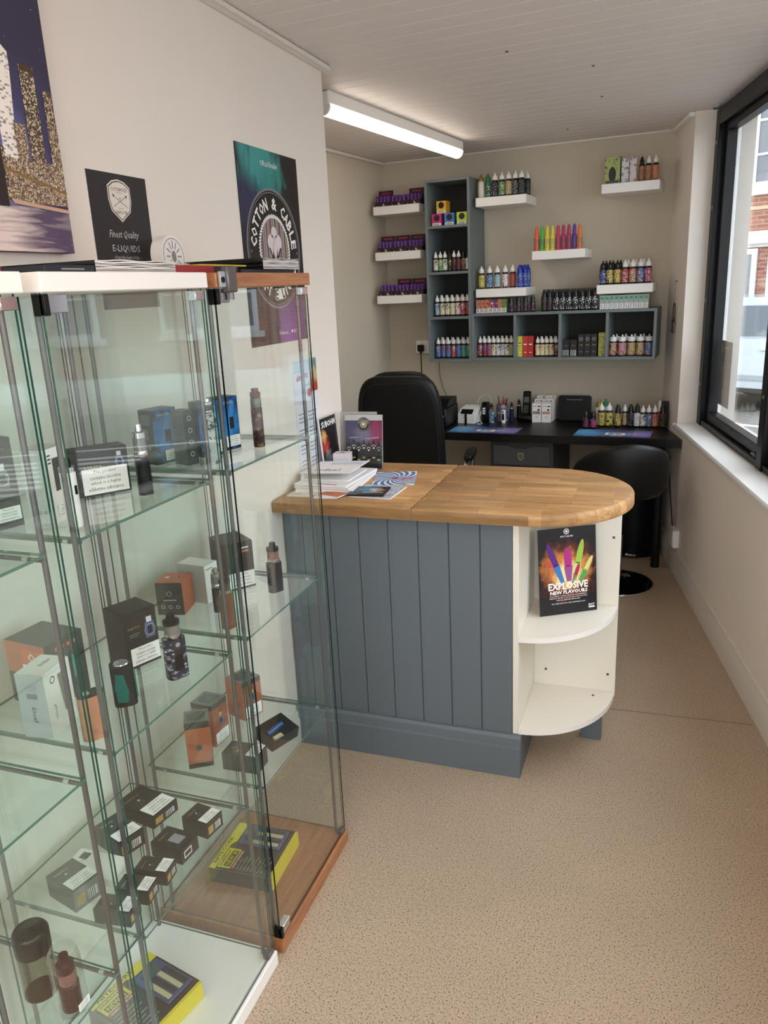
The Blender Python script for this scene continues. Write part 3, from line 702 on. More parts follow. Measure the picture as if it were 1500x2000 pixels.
row('shelf_bottle', [('white bottle with gold cap', lm('white', 'cream'), 'gold', CLB), ('solid green bottle with pointed cap', lm('dkgreen', 'green', 'white'), 'g', caps['g']), ('white-capped purple and green label bottle', lm('black', 'purple', 'grey'), 'w', BB), ('white-capped green and red label bottle', lm('green', 'pink', 'white'), 'w', BB), ('short tan label bottle', lm('tan', 'brown', 'cream'), 'w', BB), ('clear-capped black bottle with white emblem', lm('black', 'white', 'black'), 'w', DKB), ('clear-capped black bottle with white lettering', lm('black', 'grey', 'black'), 'w', DKB), ('clear-capped plain black bottle', lm('black', 'black', 'grey'), 'w', DKB)],
    [.709, .750, .793, .834, .875, .914, .951, .973][:7], 2.072, .2, 'on the top shelf beside the tower', 'bottles on the top shelf right of the tower', scale=.98)
bottle('shelf_bottle', lm('black', 'grey', 'black'), caps['w'], DKB, 'clear-capped black bottle at the right end of the top shelf beside the tower', bw(.973, .155, 2.072), group='bottles on the top shelf right of the tower', scale=.95)
row('shelf_bottle', [('white-capped yellow label bottle', lm('yellow', 'lime', 'black'), 'w', BB), ('white-capped blue and teal label bottle', lm('blue', 'teal', 'white'), 'w', BB), ('white-capped pale blue and cream label bottle', lm('ltblue', 'black', 'cream'), 'w', BB), ('white-capped pink and white label bottle', lm('white', 'pink', 'red'), 'w', BB), ('white-capped red and orange label bottle', lm('red', 'wine', 'orange'), 'w', BB)],
    [.707, .756, .804, .852, .898], 1.556, .2, 'above the orange cartons', 'bottles on the shelf above the orange boxes', scale=.98)
ROY = mat('royal_blue_plastic', '#1e35a0', .35)
for i, (u, w_) in enumerate(((.945, .215), (.966, .18), (.975, .14), (.937, .145))):
    bottle('gorilla', lm('royal', 'royal', 'ltblue'), caps['blue'], ROY, f'{["front", "second", "third", "rearmost"][i]} royal blue bottle in the cluster above the orange cartons', bw(u, w_, 1.556), group='royal blue bottles in a cluster', scale=1.02)
neon = [('neon orange', '#e2602a'), ('neon green', '#4fae3c'), ('bright yellow', '#dccb2c'), ('lemon yellow', '#d8cf3a'), ('crimson pink', '#c22a52'), ('magenta', '#b02258'), ('deep pink', '#a8275e'), ('purple', '#5a2a8e'), ('light orange', '#e0762c')]
for i, ((nm, hx), u) in enumerate(zip(neon, fix(1.043, 1.290, 9))):
    m = mat('plastic_' + nm.replace(' ', '_'), hx, .35); m2 = ramp_mat('label_' + nm.replace(' ', '_'), [hx, '#181014', hx], 130)
    bottle('marker', m2, m, m, f'{nm} pointed bottle like a marker pen, {ORD[i]} on the neon shelf', bw(u, .21, 1.754), group='neon bottles on the middle shelf', scale=.96)
row('shelf_bottle', [('black-capped navy and purple label bottle', lm('dkblue', 'purple', 'white'), 'b', DKB), ('black-capped yellow and purple label bottle', lm('yellow', 'purple', 'black'), 'b', DKB), ('black-capped red and yellow label bottle', lm('yellow', 'red', 'dkgreen'), 'b', DKB), ('white-capped red and white label bottle', lm('red', 'white', 'magenta', scale=60), 'w', BB), ('white-capped green and white label bottle', lm('orange', 'white', 'green', scale=60), 'w', BB), ('white-capped blue and white label bottle', lm('blue', 'white', 'red', scale=60), 'w', BB), ('white-capped pink and white label bottle', lm('magenta', 'white', 'red', scale=60), 'w', BB)],
    [1.424, 1.462, 1.504, 1.546, 1.588, 1.630, 1.672], 1.549, .2, 'above the mint cartons', 'bottles on the shelf above the mint boxes', 1, scale=.98)
row('tall', [('black-capped amber bottle with orange label', lm('amber', 'orange', 'brown'), 'b', BB), ('clear-capped amber bottle with orange label', lm('amber', 'tan', 'red'), 'w', BB), ('clear-capped amber bottle with golden label', lm('orange', 'amber', 'gold'), 'w', BB)], [1.612, 1.648, 1.684], 2.081, .2, 'on the highest right shelf', 'amber bottles on the highest right shelf', scale=.9)

# ---- cartons on the shelves
def carton(name, label, cat, loc, rz, wd, dp, h, front, side=None, top=None, back=None, group=None, prints=None, parent=None, flap=True):
    side = side or front; top = top or side
    t = thing(name, label, cat, loc, rz, group)
    b = MB(); b.box(-wd / 2, -dp / 2, 0, wd / 2, dp / 2, h, front, 0, faces=(side, top, front, side, back or side, side)); bx = b.build('carton', t, smooth=False)
    if flap:
        b = MB(); b.T = TOP(h); b.rect(-wd / 2 + .0008, -dp / 2 + .0008, wd / 2 - .0008, dp / 2 - .0015, top, .0006); b.build('lid_flap', t, smooth=False)
    if prints:
        for nm, fn in prints: q = MB(); fn(q, wd, dp, h); q.build(nm, t, smooth=False)
    return t
def p_lines(q, x0, x1, y0, n, lh, m, z=.0006, rag=.25):
    for i in range(n): q.rect(x0, y0 - i * lh - lh * .5, x1 - (x1 - x0) * random.uniform(0, rag), y0 - i * lh, m, z)
def simple_print(c1, c2):
    def fn(q, w, d, h): q.T = FRONT(d / 2); q.rect(-w * .42, .003, w * .42, h * .26, INKW, .0005); p_lines(q, -w * .36, w * .36, h * .22, 3, h * .06, INKK, .001); q.disc(0, h * .66, w * .3, mat('ink_' + c2, C[c2], .5), .0005, 12); 
    return [('printed_label', fn)]
sq = .066
for nm, col, u, z in (('pink and magenta', 'magenta', .445, FZ[3]), ('blue', 'blue', .525, FZ[3]), ('lime yellow', 'lime', .603, FZ[3])):
    carton('small_carton', f'square {nm} carton in the top box of the cubby tower', 'box', bw(u, .23, z), AB + .06, .062, .062, .070, mat('card_' + col, C[col], .5), None, None, None, 'square cartons in the top cubby', simple_print(col, 'black'), flap=False)
carton('small_carton', 'square golden yellow carton stacked on top of the pink one in the cubby tower', 'box', bw(.478, .225, FZ[3] + .0705), AB - .08, .062, .062, .070, mat('card_golden', '#dba637', .5), None, None, None, 'square cartons in the top cubby', simple_print('x', 'black'), flap=False)
for i, u in enumerate(fix(.692, .856, 7)):
    nm, cs = [('orange and blue', ('orange', 'blue')), ('orange and red', ('orange', 'red')), ('orange and purple', ('orange', 'purple')), ('orange and white', ('red', 'white')), ('purple and orange', ('purple', 'orange')), ('orange and green', ('orange', 'green')), ('green and red', ('green', 'red'))][i]
    carton('slim_carton', f'slim {nm} carton, {ORD[i]} on top of the low unit', 'box', bw(u + .006, .24, UT), AB, .0262, .03, .078, ramp_mat('card_%s_%s' % cs, [C[cs[0]], C[cs[1]]], 60), mat('card_side_' + cs[0], C[cs[0]], .5), None, None, 'orange cartons on the low unit', [('printed_label', lambda q, w, d, h: (setattr(q, 'T', FRONT(d / 2)), q.rect(-w * .45, .002, w * .45, h * .36, INKW, .0005), p_lines(q, -w * .36, w * .36, h * .33, 4, h * .07, INKK, .001)))], flap=False)
for i, u in enumerate(fix(1.432, 1.672, 10)):
    carton('slim_carton', f'slim mint green and white carton, {ORD[i]} of ten under the right shelf', 'box', bw(u, .24, UT), AB, .0255, .03, .076, mat('card_grey_band', '#9aa0a0', .5), mat('card_white', '#dedcd8', .5), None, None, 'mint green cartons on the low unit',
           [('printed_label', lambda q, w, d, h: (setattr(q, 'T', FRONT(d / 2)), q.rect(-w * .44, .002, w * .44, h * .42, INKW, .0005), p_lines(q, -w * .36, w * .36, h * .38, 4, h * .08, mat('grey_ink', '#7d7d7d', .5), .001), q.rect(-w * .44, h * .66, w * .44, h * .98, mat('card_mint', '#7fae8e', .5), .0005), q.rect(-w * .3, h * .72, w * .3, h * .9, mat('card_dkmint', '#4f7f68', .5), .001)))], flap=False)
for i, (nm, hx, u) in enumerate((('lime and red', '#c8cf3f', .955), ('red', '#c5392f', .988), ('deep red', '#b12a2b', 1.021))):
    carton('tall_carton', f'tall {nm} carton, {ORD[i]} in the second box of the low unit', 'box', bw(u, .235, LZ), AB, .031, .033, .122, mat('card_tall_%d' % i, hx, .5), None, None, None, 'tall red cartons in the low unit',
           [('printed_label', lambda q, w, d, h: (setattr(q, 'T', FRONT(d / 2)), q.disc(0, h * .62, w * .33, mat('card_deepred', '#a02226', .5), .0005, 12), q.rect(-w * .25, h * .2, w * .25, h * .23, INKW, .0005), q.rect(-w * .3, h * .58, w * .3, h * .64, INKW, .001)))], flap=False)
for i, u in enumerate((1.232, 1.276)):
    carton('small_carton', f'squat black carton with white warning panel, {["left", "right"][i]} one in the low unit', 'box', bw(u, .235, LZ), AB, .040, .042, .098, DARKC, None, None, None, 'squat black cartons in the low unit',
           [('printed_label', lambda q, w, d, h: (setattr(q, 'T', FRONT(d / 2)), q.rect(-w * .42, .004, w * .42, h * .38, mat('card_greywhite', '#b9b6b2', .5), .0005), p_lines(q, -w * .36, w * .36, h * .34, 4, h * .08, INKK, .001), q.rect(-w * .3, h * .62, w * .3, h * .66, mat('card_violet', '#7a5a86', .5), .0005)))], flap=False)
for i, u in enumerate((1.319, 1.356, 1.393)):
    carton('tall_carton', f'tall black carton with grey ring emblem, {ORD[i]} in the low unit', 'box', bw(u, .235, LZ), AB, .034, .036, .128, DARKC, None, None, None, 'tall black cartons in the low unit',
           [('printed_label', lambda q, w, d, h: (setattr(q, 'T', FRONT(d / 2)), q.ring(0, h * .78, w * .16, w * .32, mat('grey_ink', '#7d7d7d', .5), .0005, 12), q.rect(-w * .3, h * .5, w * .3, h * .53, GOLDI, .0005), q.rect(-w * .25, h * .2, w * .25, h * .23, mat('grey_ink', '#7d7d7d', .5), .0005)))], flap=False)
carton('tall_carton', 'tall acid yellow carton with black scribbled pattern in the low unit', 'box', bw(1.437, .235, LZ), AB, .036, .036, .134, ramp_mat('yellow_scribble', ['#cfd02f', '#15140f', '#cfd02f', '#15140f', '#cfd02f'], 70, detail=3), mat('card_acid', '#cfd02f', .5), flap=False)
carton('tall_carton', 'tall lime and black patterned carton at the left of the highest right shelf', 'box', bw(1.461, .2, 2.081), AB, .082, .05, .138, ramp_mat('lime_pattern', ['#aebf4a', '#1a1b18', '#aebf4a', '#d9dccb', '#1a1b18'], 45, detail=2), DARKC,
       prints=[('printed_label', lambda q, w, d, h: (setattr(q, 'T', FRONT(d / 2)), q.disc(0, h * .35, w * .24, mat('print_darkgrey', '#23241f', .5), .0006, 18, ry=h * .28), q.rect(-w * .44, .003, w * .44, h * .12, mat('print_grey2', '#4a4a46', .5), .0009)))], flap=False)
carton('tall_carton', 'white and black patterned carton beside the lime one on the highest right shelf', 'box', bw(1.528, .2, 2.081), AB, .038, .04, .125, ramp_mat('white_pattern', ['#dcdad6', '#1a1b20', '#dcdad6', '#2f5da0'], 45), WHITE, flap=False)
carton('tall_carton', 'white and pink patterned carton left of the amber bottles', 'box', bw(1.569, .205, 2.081), AB + .05, .034, .04, .128, ramp_mat('pink_pattern', ['#e2cdd0', '#a64f62', '#e7e1e0', '#a64f62'], 40), WHITE, flap=False)

# ---- purple counter displays with rows of little bottles
PURC = ramp_mat('purple_tray_print', ['#2a1128', '#4a1a4c', '#7d2233', '#2a1128', '#c9b8c4'], 70)
PURD = mat('dark_purple_card', '#2c1530', .5); PUR = mat('purple_cap', '#5f2c8a', .35); REDI = mat('red_ink', '#a5342c', .5)
b = MB(); b.lathe([(.0, 0), (.0095, 0), (.0098, .038), (.006, .042)], lm('purple', 'black', 'magenta'), 10); b.lathe([(.0085, .040), (.0088, .055), (.0062, .060), (.0, .060)], PUR, 10)
small_me = b.mesh('small_bottle')
def display(label, u, z, header, rz=0.0, w=.175, nb=4, where=''):
    t = thing('display_tray', label, 'display box', bw(u, w, z), AB + rz, 'purple display trays on the left shelves')
    b = MB(); W2 = .049; D = .075
    b.box(-W2, -D / 2, 0, W2, D / 2, .003, PURD); b.box(-W2, -D / 2 - .001, 0, W2, -D / 2 + .0015, .026, PURC); b.box(-W2, D / 2 - .0015, 0, W2, D / 2, .045, PURD)
    for s_ in (-1, 1):
        b.T = Matrix(((0, 0, 1, s_ * W2 - .0008), (1, 0, 0, 0), (0, 1, 0, 0), (0, 0, 0, 1))); b.prism([(-D / 2, .003), (D / 2, .003), (D / 2, .045), (-D / 2, .026)], 0, .0015, PURD)
    b.build('tray', t, smooth=False)
    if header:
        b = MB(); b.T = FRONT(-.033); b.rect(-W2, .02, W2, .098, PURD, .001); b.rect(W2, .02, -W2, .098, PURD, -.001); b.rect(-W2, .02, -W2 + .0001, .098, PURD)
        hc = b.build('header_card', t, smooth=False)
        b = MB(); b.T = FRONT(-.033); [b.rect(-.03 + i * .0125, .076, -.0215 + i * .0125, .088, REDI, .0015) for i in range(5)]; b.build('lettering', hc, smooth=False)
    for r_ in range(2):
        for i in range(nb):
            x = -.036 + .024 * i; y = -.022 + r_ * .03
            o = put(small_me, 'small_bottle', None, t.matrix_basis @ Vector((x, y, 0.003)) if False else (0, 0, 0))
            v = Matrix.Rotation(AB + rz, 3, 'Z') @ Vector((x, y, .0032)); o.location = Vector(bw(u, w, z)) + v
            tag(o, f'tiny purple-capped bottle, {ORD[i]} in the {("front", "rear")[r_]} row of the {where} tray', 'bottle', f'small bottles in the {where} tray')
for (zz, nm, us_, hd) in ((2.072, 'upper', (.079, .182, .285), (1, 0, 1)), (1.803, 'middle', (.082, .184, .286), (1, 1, 1)), (1.540, 'lower', (.082, .184, .286), (0, 1, 1))):
    for k_, (u, h_) in enumerate(zip(us_, hd)):
        pos = ('left', 'centre', 'right')[k_]
        display(f'purple display tray of small bottles at the {pos} of the {nm} left shelf', u, zz, h_, 0.0, .19, 4, f'{nm} {pos}')

# =================================================================== DESK ALONG THE BACK WALL
DZ = .74
def clipr(w_): return (isect(BLP - BN * w_, BD, OB, RD) - (BLP - BN * w_)).dot(BD)
t = thing('desk', 'long black desk along the back wall under the grey cubby units', 'desk', bw(0, 0, 0), AB)
b = MB(); b.prism([(.06, -.612), (clipr(.612) - .006, -.612), (clipr(.025) - .03, -.022), (.06, -.022)], DZ - .045, DZ, SPLASH); b.build('desk_top', t, smooth=False)
for (x, y) in ((1.815, -.575), (1.70, -.07), (.12, -.56), (.12, -.08)):
    b = MB(); b.cyl((x, y, .0), (x, y, DZ - .045), .024, BLACK, 16); b.build('leg', t)
DRW = mat('dark_grey_drawer_paint', '#3b3b3d', .45)
t = thing('drawer_unit', 'dark grey drawer unit with a metal badge under the black desk', 'drawers', bw(1.043, 0, 0), AB)
b = MB(); b.box(-.185, -.565, .04, .185, -.03, .69, DRW, .002); b.build('carcass', t)
for i in range(5):
    z0 = .065 + i * .122
    b = MB(); T0 = FRONT(.566); b.T = T0
    hw = .165; h0, h1 = z0, z0 + .114
    pts = [(-hw, h0), (hw, h0), (hw, h1), (.075, h1), (.05, h1 - .008), (.03, h1 - .016), (-.03, h1 - .016), (-.05, h1 - .008), (-.075, h1), (-hw, h1)]
    b.prism(pts, .0, .012, mat('drawer_front_grey', '#474749', .4)); dr = b.build('drawer', t, smooth=False)
    if i == 4:
        b = MB(); b.T = FRONT(.5785); zc = z0 + .05; b.poly([(-.018, zc + .02), (-.01, zc + .024), (.01, zc + .024), (.018, zc + .02), (.015, zc - .012), (0, zc - .024), (-.015, zc - .012)], mat('brass_badge', '#a8a085', .35, .6), 0)
        b.poly([(-.011, zc + .016), (.011, zc + .016), (.009, zc - .008), (0, zc - .015), (-.009, zc - .008)], DRW, .0004); b.text('S', 0, zc + .002, .018, CHROME, .0008); b.build('badge', dr, smooth=False)
for (x, y) in ((-.16, -.53), (.16, -.53), (-.16, -.06), (.16, -.06)):
    b = MB(); b.cyl((x, y, 0), (x, y, .041), .018, BLACK); b.build('foot', t)

def on_desk(u, w, z=DZ + .0006): return bw(u, w, z)
t = thing('label_printer', 'black office printer on the desk beside the leather chair', 'printer', on_desk(.475, .36), AB + .05)
b = MB(); b.box(-.085, -.13, 0, .075, .15, .125, BLACK, .01); b.build('body', t)
b = MB(); b.T = Matrix(((0, 0, 1, -.08), (1, 0, 0, 0), (0, 1, 0, 0), (0, 0, 0, 1))); b.prism([(-.10, .124), (.14, .124), (.13, .165), (-.02, .165)], 0, .15, BLACK); b.build('lid', t)
b = MB(); b.box(-.07, -.134, .07, .06, -.129, .078, GREYL); b.build('paper_slot', t)
b = MB(); b.box(-.01, -.1335, .045, .03, -.1298, .054, CHROME); b.build('badge', t)
t = thing('card_reader', 'white angled charging unit with black keypad on the desk', 'charger', on_desk(.628, .235), AB - .1)
b = MB(); b.T = Matrix(((0, 0, 1, -.055), (1, 0, 0, 0), (0, 1, 0, 0), (0, 0, 0, 1))); b.prism([(-.06, 0), (.08, 0), (.075, .10), (-.02, .085), (-.06, .055)], 0, .11, GLOSSW); b.build('body', t)
b = MB(); b.T = Matrix.Translation((0, -.04, .0705)) @ Matrix.Rotation(R(36.9), 4, 'X'); b.box(-.04, -.02, 0, .04, .02, .004, BLACK, .001); b.build('keypad', t)
b = MB(); b.box(-.006, -.066, .0, .006, -.0605, .06, BLACK); b.build('strap', t)
t = thing('adapter_block', 'upright black USB hub with white plugs on the desk', 'adapter', on_desk(.722, .19), AB)
b = MB(); b.box(-.022, -.02, 0, .022, .02, .122, BLACK, .005); b.build('body', t)
for z in (.055, .07, .085): b = MB(); b.box(-.01, -.045, z - .005, .006, -.0201, z + .005, GLOSSW, .002); b.build('plug', t)
WC = mat('white_cable', '#dedcd8', .4)
def cable(label, pts, r, m, loc=(0, 0, 0)):
    P = [Vector(p) for p in pts]; out = []
    for i in range(len(P) - 1):
        a, b_, c, d = P[max(i - 1, 0)], P[i], P[i + 1], P[min(i + 2, len(P) - 1)]
        for k_ in range(6):
            q = k_ / 6; out.append(.5 * ((2 * b_) + (c - a) * q + (2 * a - 5 * b_ + 4 * c - d) * q * q + (3 * b_ - a - 3 * c + d) * q ** 3))
    out.append(P[-1]); b = MB(); b.tube(out, r, m, 6); return tag(b.build('cable'), label, 'cable')
cable('white cable looping from the hub to the white unit on the desk', [bw(.706, .236, DZ + .07), bw(.70, .27, DZ + .025), bw(.725, .29, DZ + .004), bw(.712, .325, DZ + .003), bw(.70, .30, DZ + .006)], .0022, WC)
cable('pale cable arching over the desk behind the USB hub', [bw(.64, .12, DZ + .06), bw(.65, .10, DZ + .13), bw(.68, .08, DZ + .15), bw(.72, .08, DZ + .14), bw(.735, .10, DZ + .11)], .0018, WC)
# vape devices and pen pot on the desk
def mod(label, loc, rz, w, d, h, bodym, tankh=.045, tankr=.0125, tipm=None, screen=None, group=None, glass=None, name='vape_device'):
    t = thing(name, label, 'vape device', loc, rz, group)
    b = MB(); e = min(w, d) * .32; b.prism([(-w / 2 + e, -d / 2), (w / 2 - e, -d / 2), (w / 2 - e * .3, -d / 2 + e * .3), (w / 2, -d / 2 + e), (w / 2, d / 2 - e), (w / 2 - e * .3, d / 2 - e * .3), (w / 2 - e, d / 2), (-w / 2 + e, d / 2), (-w / 2 + e * .3, d / 2 - e * .3), (-w / 2, d / 2 - e), (-w / 2, -d / 2 + e), (-w / 2 + e * .3, -d / 2 + e * .3)], 0, h, bodym)
    b.build('battery_body', t, ang=50)
    if tankh:
        r = tankr; b = MB(); b.lathe([(r * .8, h), (r, h + tankh * .08), (r, h + tankh * .2), (r * .93, h + tankh * .22)], CHROME, 16); b.build('tank_base', t)
        b = MB(); b.lathe([(r * .93, h + tankh * .2), (r * .93, h + tankh * .62)], glass or mat('smoked_tank', '#4a3d38', .12), 16); b.build('tank_glass', t)
        b = MB(); b.lathe([(r, h + tankh * .6), (r, h + tankh * .76), (r * .55, h + tankh * .8), (r * .5, h + tankh), (r * .35, h + tankh)], tipm or BLACK, 16); b.build('mouthpiece', t)
    if screen:
        sx, sz0, sz1 = screen; b = MB(); b.box(-sx / 2, -d / 2 - .0012, sz0, sx / 2, -d / 2 + .0005, sz1, mat('black_screen', '#0b0b0d', .12), .0004); b.build('screen', t)
        b = MB(); b.cyl((0, -d / 2, sz1 + .012), (0, -d / 2 - .0018, sz1 + .012), .005, CHROME, 12); b.build('fire_button', t)
    return t
mod('light blue vape device with steel tank on the desk left of the pen pot', on_desk(.775, .245), AB, .030, .024, .075, ramp_mat('blue_swirl', ['#2f6f9c', '#9ed0e2', '#1d3f66', '#d5e6ea'], 90), .045, .011)
t = thing('pen_pot', 'round desk pot with purple and green side full of pens', 'pen pot', on_desk(.822, .165), AB)
b = MB(); b.lathe([(.0, 0), (.036, 0), (.037, .105), (.0345, .105), (.034, .004), (.0, .004)], ramp_mat('pot_print', ['#6b5f86', '#9a6a7a', '#4f8a4c', '#a79cb4'], 35), 24); b.build('pot', t)
b = MB(); b.lathe([(.0372, .1), (.0372, .106), (.034, .106)], CHROME, 24, caps=False); b.build('rim', t)
for i, (x, y, lx, ly, hx, h) in enumerate(((-.018, .0, -.15, 0, '#1a1f1d', .150), (.004, .008, .02, 0, '#b43a30', .148), (.012, -.008, .1, 0, '#b43a30', .135), (.02, .006, .12, .1, '#141414', .135), (.0, -.012, 0, -.05, '#c24b3c', .128))):
    b = MB(); p0 = Vector((x * .5, y * .5, .006)); p1 = Vector((x, y, h)) + Vector((lx * .05, ly * .05, 0)); b.cyl(p0, p1, .0036, mat('pen_%d' % i, hx, .35), 8); b.cyl(p1, p1 + (p1 - p0).normalized() * .008, .0036, mat('pen_%d' % i, hx, .35), 8, .001)
    tag(b.build('pen', None, on_desk(.822, .165), AB), ['black pen leaning left in the pen pot', 'red pencil upright at the middle of the pen pot', 'red pencil leaning right in the pen pot', 'black marker at the back right of the pen pot', 'short orange-red pencil at the front of the pen pot'][i], 'pen', 'pens in the desk pot')
mod('small white vape device with black screen on the desk by the pen pot', on_desk(.852, .245), AB, .024, .022, .082, GLOSSW, 0, screen=(.014, .02, .06))
mod('dark blue vape device with steel tank right of the pen pot', on_desk(.884, .17), AB, .026, .024, .075, mat('dark_blue_metal', '#1c2f5c', .25, .5), .045, .010)
mod('black vape device behind the dark blue one on the desk', on_desk(.918, .115), AB, .028, .024, .085, BLACK, .045, .010)
t = thing('cordless_phone', 'black cordless phone standing in its cradle on the desk', 'phone', on_desk(.975, .15), AB)
b = MB(); b.T = Matrix.Identity(4); b.sball((0, 0, .022), (.052, .045, .022), .6, BLACK, 20, 8); b.build('cradle', t)
b = MB(); b.T = Matrix.Translation((-.002, .0, .025)) @ Matrix.Rotation(R(-10), 4, 'X'); b.box(-.024, -.012, 0, .024, .012, .162, BLACK, .007); h_ = b.build('handset', t)
b = MB(); b.T = Matrix.Translation((-.002, .0, .025)) @ Matrix.Rotation(R(-10), 4, 'X'); b.box(-.015, -.0135, .09, .015, -.0118, .125, mat('grey_lcd', '#56605c', .3)); b.build('display', h_)
b = MB(); b.T = Matrix.Translation((-.002, .0, .025)) @ Matrix.Rotation(R(-10), 4, 'X')
for i in range(4):
    for j in range(3): b.box(-.014 + j * .0105, -.0132, .028 + i * .012, -.0065 + j * .0105, -.0118, .034 + i * .012, mat('phone_key_grey', '#6b6b6b', .4))
k_ = b.build('keypad', h_); k_['kind'] = 'stuff'
# white cartons stacked in two columns
GREYI = mat('grey_ink', '#7d7d7d', .5)
def rpm_print(c):
    def fn(q, w, d, h):
        q.T = FRONT(d / 2); q.rect(-w * .38, h * .84, 0, h * .87, GREYI, .0006); q.rect(w * .12, h * .82, w * .44, h * .88, INKK, .0006)
        q.disc(w * .22, h * .66, w * .12, INKK, .0006, 14); q.rect(-w * .42, h * .44, w * .40, h * .57, mat('band_' + c, dict(black='#2a211c', orange='#b3622c')[c], .5), .0006)
        for i in range(4): q.disc(-w * .3 + i * w * .19, h * .5, w * .06, INKW, .0009, 10)
        q.text('XXX', 0, h * .28, h * .09, GREYI, .0006, w=w * .35)
    return [('printed_label', fn)]
for (u, w, z, c, nm) in ((1.048, .165, 0, 'black', 'front left'), (1.108, .165, 0, 'orange', 'front right')):
    carton('white_carton', f'{nm} white carton with {c} band, foremost in the desk stack', 'box', on_desk(u, w, DZ + .0006), AB, .056, .056, .118, WHITE, prints=rpm_print(c), group='white cartons stacked on the desk')
for (u, w, z, nm) in ((1.050, .105, .004, 'rear left'), (1.110, .105, .004, 'rear right')):
    carton('white_carton', f'{nm} white carton with printed top edge, behind the front pair', 'box', on_desk(u, w), AB, .056, .052, .135, WHITE, prints=[('printed_label', lambda q, w, d, h: (setattr(q, 'T', FRONT(d / 2)), q.rect(-w * .4, h * .9, -w * .02, h * .95, GREYI, .0006), q.rect(w * .05, h * .9, w * .42, h * .95, mat('brown_ink', '#7d3f2c', .5), .0006)))], group='white cartons stacked on the desk')
for (u, nm, c) in ((1.052, 'left', '#7d2f2f'), (1.112, 'right', '#a8683a')):
    carton('white_carton', f'tallest white carton against the wall, {nm} of the pair', 'box', on_desk(u, .047), AB, .056, .052, .150, WHITE, prints=[('printed_label', lambda q, w, d, h, c=c: (setattr(q, 'T', FRONT(d / 2)), q.rect(-w * .35, h * .93, 0, h * .96, GREYI, .0006), q.rect(w * .1, h * .92, w * .42, h * .97, mat('ink' + c, c, .5), .0006)))], group='white cartons stacked on the desk')
t = thing('router', 'flat black internet router standing upright on the desk', 'router', on_desk(1.262, .10), AB, rx=R(-7))
b = MB(); T0 = FRONT(.012); b.T = T0; pts = []
for cx, cy, a0 in ((.083, .02, -90), (.083, .138, 0), (-.083, .138, 90), (-.083, .02, 180)):
    for i in range(5): a = R(a0 + i * 22.5); pts.append((cx + .018 * cos(a), cy + .018 * sin(a)))
b.prism(pts, -.024, 0, BLACK); b.build('case', t)
b = MB(); b.T = T0
for i in range(6): b.rect(-.045 + i * .016, .128, -.036 + i * .016, .130, INKW, .0005)
k_ = b.build('indicator_lights', t, smooth=False); k_['kind'] = 'stuff'
b = MB(); b.box(-.05, -.03, 0, .05, .03, .003, BLACK, .001); b.build('stand', t)
# desk mats
def desk_mat(label, u0, u1, w0, w1, key):
    t = thing('desk_mat', label, 'mat', on_desk((u0 + u1) / 2, (w0 + w1) / 2), AB)
    W_, D_ = (u1 - u0) / 2, (w1 - w0) / 2
    m = blob_mat('mat_print', '#2c3568', [(-.15, .02, 0, .16, '#5fa8d6', .9), (.15, .0, 0, .12, '#8c7fc0', .9), (.02, -.03, 0, .07, '#cfd8e6', .7), (-.05, .06, 0, .08, '#1c4fae', .8)], .4, 30, .5)
    b = MB(); b.box(-W_, -D_, 0, W_, D_, .002, m); b.build('sheet', t, smooth=False)
    b = MB()
    for i in range(6):
        x = -.04 + i * .03; b.rect(x, -D_ * .55, x + .018, D_ * .05, [INKW, mat('mat_teal', '#79b7c4', .5), mat('mat_tan', '#b79a8a', .5)][i % 3], .0024)
    k_ = b.build('printed_bottles', t, smooth=False); k_['kind'] = 'stuff'
desk_mat('blue and purple printed mat on the desk near the chair', .60, 1.01, .40, .60, 0)
desk_mat('blue and purple printed mat at the right end of the desk', 1.345, 1.755, .39, .59, 1)
